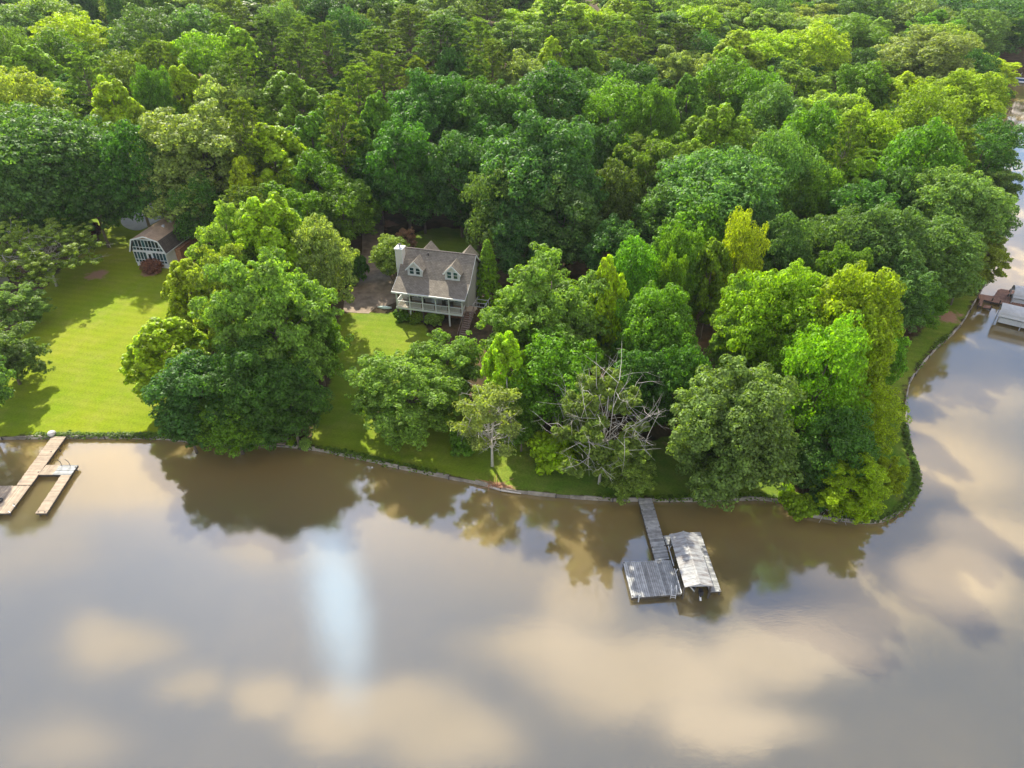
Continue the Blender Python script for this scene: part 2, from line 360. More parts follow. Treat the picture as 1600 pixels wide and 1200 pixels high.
def shingle_material(name, a, b):
    m = bpy.data.materials.new(name); m.use_nodes = True; t = NT(m.node_tree)
    tc = t.add('ShaderNodeTexCoord').outputs['Object']
    br = t.add('ShaderNodeTexBrick', {'Vector': tc, 'Color1': (*a, 1), 'Color2': (*b, 1), 'Mortar': tuple(x * .45 for x in a) + (1,), 'Scale': 1.0, 'Mortar Size': 0.012,
                                     'Brick Width': 0.45, 'Row Height': 0.18}).outputs[0]
    n = t.noise(tc, 1.2, 6, .7).outputs[0]; k = t.add('ShaderNodeMapRange', {0: n, 1: .3, 2: .7, 3: .78, 4: 1.2}).outputs[0]
    c = t.add('ShaderNodeVectorMath', {0: br, 'Scale': k}, operation='SCALE').outputs[0]
    st = t.noise(t.add('ShaderNodeMapping', {0: tc, 3: (3, .3, .3)}).outputs[0], 1.0, 4, .6).outputs[0]
    c = t.mix(t.ramp(st, [(.55, 0), (.75, .45)]), c, tuple(x * .5 for x in a) + (1,))
    p = t.add('ShaderNodeBsdfPrincipled', {'Base Color': c, 'Roughness': 0.9, 'Specular IOR Level': .2}); t.add('ShaderNodeOutputMaterial', {0: p.outputs[0]})
    return m
M_SHINGLE = shingle_material('brown_grey_shingles', (0.180, 0.160, 0.130), (0.235, 0.208, 0.168))
M_SHINGLE2 = shingle_material('tan_shingles', (0.36, 0.26, 0.175), (0.42, 0.31, 0.21))
M_SHINGLE3 = shingle_material('charcoal_shingles', (0.095, 0.085, 0.08), (0.12, 0.105, 0.095))
def glass_material():
    m = bpy.data.materials.new('window_glass'); m.use_nodes = True; t = NT(m.node_tree)
    oi = t.add('ShaderNodeObjectInfo').outputs['Random']
    c = t.mix(oi, (0.012, 0.02, 0.025, 1), (0.03, 0.10, 0.11, 1))
    p = t.add('ShaderNodeBsdfPrincipled', {'Base Color': c, 'Roughness': 0.06, 'Specular IOR Level': 0.8}); t.add('ShaderNodeOutputMaterial', {0: p.outputs[0]})
    return m
M_GLASS = glass_material()

# ---------------------------------------------------------------- ground
def spacing_grid(x0, x1, y0, y1, s, jit):
    X, Y = np.meshgrid(np.arange(x0, x1, s), np.arange(y0, y1, s)); P = np.c_[X.ravel(), Y.ravel()]
    return P + rng.uniform(-jit, jit, P.shape) * s
near = spacing_grid(-100, 112, 44, 152, 1.4, .25)
mid = spacing_grid(-330, 380, 44, 430, 9, .25)
mid = mid[~((mid[:, 0] > -101) & (mid[:, 0] < 113) & (mid[:, 1] < 153))]
far = spacing_grid(-880, 880, 60, 1480, 70, .1)
far = far[~((np.abs(far[:, 0]) < 380) & (far[:, 1] < 430))]
P = np.vstack([near, mid, far]); P = P[inside(P, LAND)]
dd = seg_dist(P, SHORE); P = P[dd > 0.5]
n0 = len(LAND)
vs2 = [Vector(p) for p in LAND] + [Vector(p) for p in P]
ov, oe, of, *_ = delaunay_2d_cdt(vs2, [(i, (i + 1) % n0) for i in range(n0)], [], 2, 1e-5)
V2 = np.array([(v[0], v[1]) for v in ov]); H = height(V2)
tri = np.array([f for f in of if len(f) == 3])
cen = V2[tri].mean(1); tri = tri[inside(cen, LAND)]
a_, b_, c_ = V2[tri[:, 0]], V2[tri[:, 1]], V2[tri[:, 2]]
cr = (b_[:, 0] - a_[:, 0]) * (c_[:, 1] - a_[:, 1]) - (b_[:, 1] - a_[:, 1]) * (c_[:, 0] - a_[:, 0])
tri[cr < 0] = tri[cr < 0][:, ::-1]
gme = mesh_np('ground', np.c_[V2, H], tri, ground_material(), smooth=True)
def vattr(me, name, vals):
    a = me.attributes.new(name, 'FLOAT', 'POINT'); a.data.foreach_set('value', np.asarray(vals, np.float32))
vattr(gme, 'lawn', np.clip(lawn_sd(V2) / 2.5 + .5, 0, 1))
lawn_lit = np.clip((-22 - V2[:, 0]) / 6, 0, 1) * np.clip((130 - V2[:, 1]) / 8, 0, 1)  # painted sun and shade: yellow on open lawns, none behind the grey house
lawn_lit = np.maximum(lawn_lit, .55 * np.clip((4 - V2[:, 0]) / 12, 0, 1) * np.clip((93 - V2[:, 1]) / 4, 0, 1))
lawn_lit = np.maximum(lawn_lit, .25 * np.clip((V2[:, 0] - 40) / 8, 0, 1))
vattr(gme, 'lawn_lit', lawn_lit)
soil = np.zeros(len(V2))
for sx_, sy_, sr in [(1478, 492, 3.2), (1455, 545, 1.2), (770, 762, 1.6), (792, 765, 1.4), (588, 652, 1.0), (1410, 560, 1.0), (1352, 808, 1.5), (235, 426, 2.0), (600, 350, 3), (262, 308, 3.0), (1060, 700, 2), (150, 430, 2.5)]:
    g = ground(sx_, sy_); soil = np.maximum(soil, np.clip(1.3 - np.hypot(V2[:, 0] - g[0], V2[:, 1] - g[1]) / sr, 0, 1))
vattr(gme, 'soil', soil)
put(bpy.data.objects.new('ground', gme), kind='structure')
# water sheet
xs = np.unique(np.r_[np.linspace(-900, -110, 10), np.arange(-110, 190, 1.6), np.linspace(190, 1000, 10)])
ys = np.unique(np.r_[np.linspace(-400, 20, 8), np.arange(20, 90, 1.6), np.arange(90, 260, 6), np.linspace(260, 700, 8)])
X, Y = np.meshgrid(xs, ys); nx, ny = len(xs), len(ys)
idx = np.arange(nx * ny).reshape(ny, nx)
F = np.c_[idx[:-1, :-1].ravel(), idx[:-1, 1:].ravel(), idx[1:, 1:].ravel(), idx[1:, :-1].ravel()]
WP = np.c_[X.ravel(), Y.ravel()]
wme = mesh_np('lake_water', np.c_[WP, np.zeros(nx * ny)], F, water_material())
sd = seg_dist(WP, SHORE); vattr(wme, 'shallow_lift', np.clip(1 - sd / 17, 0, 1) ** 1.2 * .9)
put(bpy.data.objects.new('lake_water', wme), kind='structure')

# ---------------------------------------------------------------- paved drives
def drape(name, pts, m, lift=0.03, step=1.0, **props):
    poly = gpoly(pts)
    lo, hi = poly.min(0), poly.max(0)
    G = spacing_grid(lo[0], hi[0], lo[1], hi[1], step, 0)
    G = G[inside(G, poly)]; G = G[seg_dist(G, poly, True) > .3] if len(G) else G
    n = len(poly)
    ov, _, of, *_ = delaunay_2d_cdt([Vector(p) for p in poly] + [Vector(p) for p in G], [(i, (i + 1) % n) for i in range(n)], [], 1, 1e-5)
    V = np.array([(v[0], v[1]) for v in ov]); Hh = height(V) + lift
    o = MB(); o.v = [tuple(p) for p in np.c_[V, Hh]]; o.f = [tuple(f) for f in of]
    me = o.mesh(name, m)
    # a curb-deep skirt
    b = len(o.v); sk = [(p[0], p[1], hz(p[0], p[1]) + lift) for p in poly]
    o.add(sk + [(p[0], p[1], p[2] - .3) for p in sk], [(i, (i + 1) % n, n + (i + 1) % n, n + i) for i in range(n)])
    return o.build(name, m, **props)
def smooth_px(pts, it=2):
    p = [np.array(q, float) for q in pts]
    for _ in range(it):
        out = []
        for a, b in zip(p, p[1:] + p[:1]): out += [a * .75 + b * .25, a * .25 + b * .75]
        p = out
    return [tuple(q) for q in p]
drape('driveway', [(566, 345), (596, 340), (600, 352), (600, 392), (606, 428), (618, 446), (624, 470), (604, 478), (585, 482), (576, 490), (556, 489), (536, 487), (538, 470), (545, 450), (560, 420), (566, 392)], M_DRIVE, kind='structure')
drape('concrete_drive', smooth_px([(300, 322), (262, 338), (244, 347), (222, 360), (205, 360), (190, 352), (188, 343), (196, 334), (214, 325), (236, 318), (262, 306), (300, 298)], 2), M_CONC, lift=0.05, step=1.0, kind='structure')
drape('grass_island', smooth_px([(226, 337), (238, 330), (258, 321), (272, 318), (264, 328), (248, 337), (234, 342)], 2), gme.materials[0], lift=0.12, step=1.0, kind='structure')

# ---------------------------------------------------------------- seawall
t = thing('seawall', 'low weathered timber retaining wall along the whole lake edge', 'retaining wall', (SH[0][0], SH[0][1], 0))
def along(poly, step):
    out = [poly[0]]; acc = 0.0
    for a, b in zip(poly[:-1], poly[1:]):
        L = np.linalg.norm(b - a)
        while acc + L >= step:
            a = a + (b - a) * ((step - acc) / L); L = np.linalg.norm(b - a); acc = 0; out.append(a)
        acc += L
    return out
wall_line = np.array([p for p in SHORE if -120 <= p[0] < 105 and p[1] < 125])
pts = along(wall_line, 1.5)
ox, oy = SH[0]
for i, (a, b) in enumerate(zip(pts[:-1], pts[1:])):
    d = (b - a) / np.linalg.norm(b - a); n = np.array([d[1], -d[0]])
    top = .46 + .05 * math.sin(i * 1.7) + random.uniform(-.03, .03); tilt = random.uniform(-.04, .08)
    A, B = a - d * .0 + n * .02, b - d * .012 + n * .02
    m_ = MB(); th = .11
    lo = [(A[0] - n[0] * th, A[1] - n[1] * th), (B[0] - n[0] * th, B[1] - n[1] * th), (B[0] + n[0] * .05, B[1] + n[1] * .05), (A[0] + n[0] * .05, A[1] + n[1] * .05)]
    vs = [(x - ox, y - oy, -.5) for x, y in lo] + [(x - ox + n[0] * tilt, y - oy + n[1] * tilt, top) for x, y in lo]
    m_.add(vs, [(3, 2, 1, 0), (4, 5, 6, 7), (0, 1, 5, 4), (1, 2, 6, 5), (2, 3, 7, 6), (3, 0, 4, 7)])
    m_.build('wall_panel', M_WALLTOP, t)
    if i % 4 == 0:
        q = MB(); pa = a + n * .12
        q.tube([(pa[0] - ox, pa[1] - oy, -.5), (pa[0] - ox, pa[1] - oy, top + .05)], .09, 6); q.build('post', M_BEAM, t)

# weeds and roots hanging over the wall: nobody could count them
def shore_weeds():
    C = []
    L_ = along(wall_line, .16)
    dens = np.array([math.sin(i * .031) + math.sin(i * .0117 + 2) + math.sin(i * .11) * .5 for i in range(len(L_))])
    for i, (a, b) in enumerate(zip(L_[:-1], L_[1:])):
        d = (b - a) / max(np.linalg.norm(b - a), 1e-6); n = np.array([d[1], -d[0]])
        k = int(max(0, 4 + dens[i] * 9 + random.gauss(0, 2)))
        for _ in range(k):
            o = random.gauss(-.12, .20); p = a - n * -o if False else a + n * o
            C.append((p[0] + random.gauss(0, .06), p[1] + random.gauss(0, .06), .46 + random.uniform(-.05, .16) - max(0, o) * .9))
    C = np.array(C); V = leaf_quads(C, np.tile([0, 0, 1.0], (len(C), 1)), .17, 2.2)
    me = mesh_np('shore_weeds', V, np.arange(len(V)).reshape(-1, 4), M_LEAF); o = put(bpy.data.objects.new('shore_weeds', me), kind='stuff'); o.color = (.11, .19, .02, 1)

# ---------------------------------------------------------------- trees
def rdir(n, up=-1.0):
    z = rng.uniform(up, 1, n); a = rng.uniform(0, 2 * math.pi, n); r = np.sqrt(1 - z * z)
    return np.c_[r * np.cos(a), r * np.sin(a), z]
def unit(v): return v / np.maximum(np.linalg.norm(v, axis=1, keepdims=True), 1e-9)
def leaf_quads(C, N, size, aspect=1.6, droop=0.0):
    """C centres, N facing normals -> rhombic leaf blades"""
    n = len(C); N = unit(N + rng.normal(0, .32, (n, 3)))
    T = unit(np.cross(N, rdir(n))); B = np.cross(N, T)
    if droop: T = unit(T + np.array([0, 0, -droop])); B = unit(np.cross(N, T))
    s = size * rng.uniform(.65, 1.35, (n, 1)); L = T * s * aspect / 2; W = B * s / 2; K = N * s * .18
    V = np.stack([C - L, C - W * 1.0 + K - L * .1, C + L, C + W + K - L * .1], 1).reshape(-1, 3)
    return V
def crown_mesh(name, puffs, per, leaf, aspect=1.6, flat=.8, droop=0.0, upb=.4):
    """puffs: (n,4) centre+radius. leaves sit on the shells of the puffs"""
    n = len(puffs); per_n = np.maximum((per * (puffs[:, 3] / puffs[:, 3].mean()) ** 1.6).astype(int), 4)
    ix = np.repeat(np.arange(n), per_n); m = len(ix)
    d = rdir(m, -.75); r = puffs[ix, 3] * rng.uniform(.45, 1.08, m) ** .4
    C = puffs[ix, :3] + d * r[:, None] * np.array([1, 1, flat])
    N = unit(d + np.array([0, 0, upb]))
    V = leaf_quads(C, N, leaf, aspect, droop)
    return mesh_np(name, V, np.arange(len(V)).reshape(-1, 4), M_LEAF)
def lobes_on_ellipsoid(n, Rr, Rz, cz, k=.72, lo=-.55, irr=.16):
    g = math.pi * (3 - math.sqrt(5)); out = []
    for i in range(n):
        z = 1 - (i + .5) / n * (1 - lo); r = math.sqrt(max(0, 1 - z * z)); a = i * g + random.uniform(-.3, .3)
        s = k * (1 + random.uniform(-irr, irr))
        out.append((r * math.cos(a) * Rr * s, r * math.sin(a) * Rr * s, cz + z * Rz * s))
    return out
def puffs_on_lobes(lobes, lr, npf, pr, lr_var=.2, stretch=1.0, lo=-.35):
    out = []
    for c in lobes:
        L = lr * random.uniform(1 - lr_var, 1 + lr_var); n = int(npf * (L / lr) ** 2)
        g = math.pi * (3 - math.sqrt(5)); ph = random.uniform(0, 6)
        for i in range(n):
            z = 1 - (i + .5) / n * (1 - lo); r = math.sqrt(max(0, 1 - z * z)); a = i * g + ph
            q = L * random.uniform(.74, 1.16)
            out.append((c[0] + r * math.cos(a) * q, c[1] + r * math.sin(a) * q, c[2] + z * q * stretch, pr * random.uniform(.72, 1.25)))
        out.append((c[0], c[1], c[2], L * .75))
    return np.array(out)
def trunk_mesh(name, H, rad, targets, m, fork=.35, sub=0, wob=.3):
    mb = MB(); top = H
    tp = [(0, 0, -.8)] + [(random.uniform(-wob, wob) * i / 5, random.uniform(-wob, wob) * i / 5, top * i / 5) for i in range(1, 6)]
    mb.tube(tp, [rad * 1.25] + [rad * (1 - .16 * i) for i in range(1, 6)], 7)
    for c in targets:
        zf = min(max(fork * H + random.uniform(0, .35) * H, 1), c[2] * .85)
        base = Vector((0, 0, zf)); end = Vector(c[:3]); midp = base.lerp(end, .5) + Vector((0, 0, -.06 * (end - base).length))
        rr = rad * .42; L0 = (end - base).length * .07
        q1 = base.lerp(end, .3) + Vector((random.gauss(0, L0), random.gauss(0, L0), -L0 * .8)); q2 = base.lerp(end, .66) + Vector((random.gauss(0, L0), random.gauss(0, L0), random.gauss(0, L0)))
        mb.tube([base, q1, q2, end], [rr, rr * .72, rr * .42, rr * .1], 5, cap=False)
        for _ in range(sub):
            a = base.lerp(end, random.uniform(.4, .95)); L = (end - base).length
            dv = Vector((random.gauss(0, 1), random.gauss(0, 1), random.gauss(.3, .7))).normalized() * L * random.uniform(.22, .45)
            m1 = a + dv * .5 + Vector((random.gauss(0, .1), random.gauss(0, .1), random.gauss(0, .1))) * L * .2
            mb.tube([a, m1, a + dv], [rr * .38, rr * .25, rr * .08], 4, cap=False)
            for _k in range(2):
                b = m1.lerp(a + dv, random.uniform(0, .8)); d2 = (dv.normalized() + Vector((random.gauss(0, .6), random.gauss(0, .6), random.gauss(0, .5)))).normalized() * L * .16
                mb.tube([b, b + d2], [rr * .2, rr * .06], 3, cap=False)
    return mb.mesh(name, m, True)

PROTO = {}
shore_weeds()
def proto(key, H, Rr, zc, crown, trunk): PROTO[key] = dict(H=H, R=Rr, zc=zc, crown=crown, trunk=trunk)
def make_oak(key, H=18, Rr=6.5, nl=26, per=92, leaf=.28, pr=.98, npf=9, lrk=.31, flatk=.80, cb=.58, rz=.42, irr=.24):
    cz = H * cb; lo = lobes_on_ellipsoid(nl, Rr, H * rz, cz, .74, -.85, irr)
    pf = puffs_on_lobes(lo, Rr * lrk, npf, pr, .28)
    proto(key, H, Rr, H * .66, crown_mesh('crown', pf, per, leaf, 1.4, flatk), trunk_mesh('trunk', H * .8, .32, lo[::2], M_BARK))
def make_pop(key, H=20, Rr=5.6, nl=20, per=52, leaf=.36, pr=.62):
    # upright plumes that end in points
    cz = H * .56; lo = []
    for z, r, n in ((.26, .72, 6), (.42, .84, 7), (.58, .80, 7), (.72, .58, 5), (.83, .24, 3)):
        a0 = random.uniform(0, 6)
        for i in range(n):
            a = a0 + 2 * math.pi * i / n + random.uniform(-.35, .35); q = r * Rr * random.uniform(.7, 1.15)
            lo.append((math.cos(a) * q, math.sin(a) * q, H * (z + random.uniform(-.05, .05))))
    out = []
    for c in lo:
        L = Rr * .30 * random.uniform(.75, 1.25); hgt = L * random.uniform(1.3, 2.0)
        for i in range(22):
            f = random.random(); rr = L * (1 - f ** 1.7) * random.uniform(.6, 1.05); a = random.uniform(0, 2 * math.pi)
            out.append((c[0] + rr * math.cos(a), c[1] + rr * math.sin(a), c[2] + (f - .4) * hgt, pr * random.uniform(.6, 1.3)))
        out.append((c[0], c[1], c[2], L * .7))
    proto(key, H, Rr, H * .64, crown_mesh('crown', np.array(out), per, leaf, 1.5, .9), trunk_mesh('trunk', H * .9, .28, lo[::2], M_BARK))
def make_fine(key, H=18, Rr=6.5, nl=30, per=34, leaf=.21, pr=.48):
    # fine foliage in layered sprays
    cz = H * .53; lo = lobes_on_ellipsoid(nl, Rr, H * .45, cz, .74, -.9, .3)
    out = []
    for c in lo:
        L = Rr * .33 * random.uniform(.7, 1.3); o = Vector((c[0], c[1], (c[2] - cz) * .5)).normalized()
        for i in range(42):
            t_ = random.random(); sp = Vector(rdir(1)[0]) * L * (.35 + .55 * random.random())
            p = Vector(c) + o * (t_ - .35) * L * 1.1 + Vector((sp.x, sp.y, sp.z * .55 - .25 * t_ * L))
            out.append((*p, pr * random.uniform(.6, 1.35)))
        out.append((*c, L * .6))
    proto(key, H, Rr, H * .65, crown_mesh('crown', np.array(out), per, leaf, 2.1, .7, .35), trunk_mesh('trunk', H * .85, .3, lo[::2], M_BARK))
def make_pine(key, H=22, Rr=5.0, per=62, dens=1.0):
    out = []; tg = []
    n = int(46 * dens)
    for i in range(n):
        f = (i + .5) / n; z = H * (.42 + .56 * f); a = i * 2.4 + random.uniform(-.3, .3)
        L = Rr * (1.05 - .75 * f ** 2.2) * random.uniform(.55, 1.1)
        end = (math.cos(a) * L, math.sin(a) * L, z + L * .22); tg.append(end)
        for k in range(7):
            s = random.uniform(.35, 1.05); sp = .9 * (1.1 - .4 * s)
            out.append((end[0] * s + random.gauss(0, sp * .7), end[1] * s + random.gauss(0, sp * .7), z + L * .22 * s + random.gauss(.1, .25), random.uniform(.38, .75)))
    out.append((0, 0, H * .98, .8))
    pf = np.array(out); nn = len(pf); ix = np.repeat(np.arange(nn), per); d = rdir(len(ix), -.5)
    C = pf[ix, :3] + d * (pf[ix, 3] * .6)[:, None] * np.array([1, 1, .6])
    T = unit(d + rng.normal(0, .35, d.shape) + np.array([0, 0, .35])); B = unit(np.cross(T, rdir(len(ix)))); s = rng.uniform(.22, .45, (len(ix), 1))
    V = np.stack([C - T * s * .5, C + B * .07, C + T * s * .5, C - B * .07], 1).reshape(-1, 3)
    proto(key, H, Rr, H * .74, mesh_np('crown', V, np.arange(len(V)).reshape(-1, 4), M_LEAF), trunk_mesh('trunk', H * .98, .24, tg[::2], M_BARK, .5, wob=.15))
def make_cone(key, H=16, Rr=3.4, per=40, leaf=.26):
    out = []
    for i in range(420):
        f = random.random() ** 1.25; z = H * (.06 + .93 * f); L = Rr * (1 - f) ** .8 * random.uniform(.75, 1.08) + .1; a = random.uniform(0, 6.283)
        out.append((math.cos(a) * L, math.sin(a) * L, z, random.uniform(.35, .7)))
    proto(key, H, Rr, H * .5, crown_mesh('crown', np.array(out), per, leaf, 1.6, .7), trunk_mesh('trunk', H * .9, .18, [], M_BARK))
def make_shrub(key, H=3.0, Rr=1.8, per=60, leaf=.20, n=9):
    lo = [(random.uniform(-.55, .55) * Rr, random.uniform(-.55, .55) * Rr, H * random.uniform(.3, .62)) for _ in range(n)]
    pf = puffs_on_lobes(lo, Rr * .42, 12, .34, .3, lo=-.9)
    proto(key, H, Rr, H * .45, crown_mesh('crown', pf, per, leaf, 1.7, .9), trunk_mesh('stems', H * .6, .06, lo, M_BARK, .1))
for k, s in (('oak1', {}), ('oak2', dict(nl=20, pr=1.1, lrk=.36)), ('oak3', dict(nl=34, pr=.85, npf=8, lrk=.26)), ('oak4', dict(H=17, Rr=7, nl=24, lrk=.33, flatk=.65))): make_oak(k, **s)
make_oak('oakbig', H=19, Rr=7.5, nl=44, per=125, leaf=.25, pr=.86, npf=12, lrk=.26, cb=.49, rz=.51, irr=.28)
make_oak('oakbig2', H=19, Rr=7.5, nl=36, per=120, leaf=.25, pr=.95, npf=12, lrk=.30, flatk=.7, cb=.54, rz=.46, irr=.3)
for k in ('pop1', 'pop2', 'pop3'): make_pop(k)
make_pop('popbig', H=20, Rr=6.4, per=74, leaf=.30, pr=.66)
for k in ('fine1', 'fine2'): make_fine(k)
make_fine('finebig', Rr=7.0, nl=46, per=38, leaf=.20)
for k in ('pine1', 'pine2', 'pine3'): make_pine(k)
make_cone('cone1'); make_shrub('shrub1'); make_shrub('shrub2', H=2.4, Rr=1.9, leaf=.15, per=70)
# half-dead trees: many bare limbs, thin foliage
def make_sparse(key, H, Rr, nl, frac, per, leaf, bare, sub, droop=.2, lo_=-.5, zc=.6, reach=1.0):
    lo = lobes_on_ellipsoid(nl, Rr, H * .42, H * .56, .95, lo_, .25)
    keep = [c for i, c in enumerate(lo) if random.random() < frac]
    out = []
    for c in keep:
        L = Rr * .24
        for i in range(26):
            sp = rdir(1)[0] * L * random.uniform(.3, 1.1); s = random.uniform(.62, 1.0)
            out.append((c[0] * s + sp[0], c[1] * s + sp[1], c[2] * s ** .3 + sp[2] * .5, random.uniform(.25, .5)))
    proto(key, H, Rr, H * zc, crown_mesh('crown', np.array(out), per, leaf, 2.0, .6, droop), trunk_mesh('trunk', H * .9, .17, [(c[0] * reach, c[1] * reach, c[2] * reach ** .6) for c in lo], bare, .25, sub))
make_sparse('sparse1', 14, 7.5, 40, .9, 40, .19, M_BARE, 4, lo_=-.35)
make_sparse('sparse2', 12, 3.4, 26, .85, 26, .15, M_BARE, 5, .7)
make_sparse('sparse3', 15, 5.0, 28, .8, 70, .20, M_BARE, 5, .3, -.6, reach=1.28)

PAL = dict(DK=(0.062, 0.160, 0.018), DB=(0.062, 0.154, 0.032), MG=(0.118, 0.252, 0.014), MB_=(0.175, 0.315, 0.011), LM=(0.269, 0.402, 0.009), YL=(.330, .450, .008), BG=(0.110, 0.211, 0.044), BL=(0.151, 0.252, 0.060),
           GY=(0.230, 0.324, 0.079), OL=(0.151, 0.252, 0.026), OP=(0.241, 0.350, 0.044), PN=(0.123, 0.206, 0.025), PD=(0.074, 0.142, 0.021), PU=(0.084, 0.036, 0.041), PK=(0.288, 0.168, 0.120), FG=(0.185, 0.294, 0.046), RD=(.24, .11, .07))
CW = dict(DK='dark green', DB='dark bluish green', MG='mid green', MB_='bright green', LM='lime green', YL='yellow green', BG='bluish green', BL='pale bluish green', GY='grey green', OL='olive green',
          OP='pale olive', PN='olive', PD='dark', PU='purple', PK='pinkish', FG='soft green', RD='rust red')
def add_tree(key, x, y, z, sx, sz, colr, label, cat='tree', name='broadleaf_tree', group=None, rot=None):
    p = PROTO[key]; t = thing(name, label, cat, (x, y, z), rot if rot is not None else random.uniform(0, 6.28), group)
    t.scale = (sx, sx, sz)
    j = rng.uniform(.86, 1.16)
    c = [v * j * f for v, f in zip(PAL[colr], rng.uniform(.92, 1.08, 3))]
    for nm in ('trunk', 'crown'):
        o = bpy.data.objects.new('stem' if nm == 'trunk' and cat == 'shrub' else ('foliage' if cat == 'shrub' and nm == 'crown' else nm), p[nm]); put(o, t); o.color = (*c, 1)
    return t
POS, POSH = [], []
def spec_tree(cx, cy, wpx, key, colr, Ht, label, **kw):
    p = PROTO[key]; z = 2.0
    for _ in range(7):
        g = at(cx, cy, z + Ht * p['zc'] / p['H']); z = hz(g[0], g[1])
    depth = g[1] * CP + (CAM_H - g[2]) * SP
    rm = wpx / 2 * depth / FPX
    POS.append((g[0], g[1], rm)); POSH.append((g[0], g[1], rm, Ht))
    return add_tree(key, g[0], g[1], z, rm / p['R'], Ht / p['H'], colr, label, **kw)

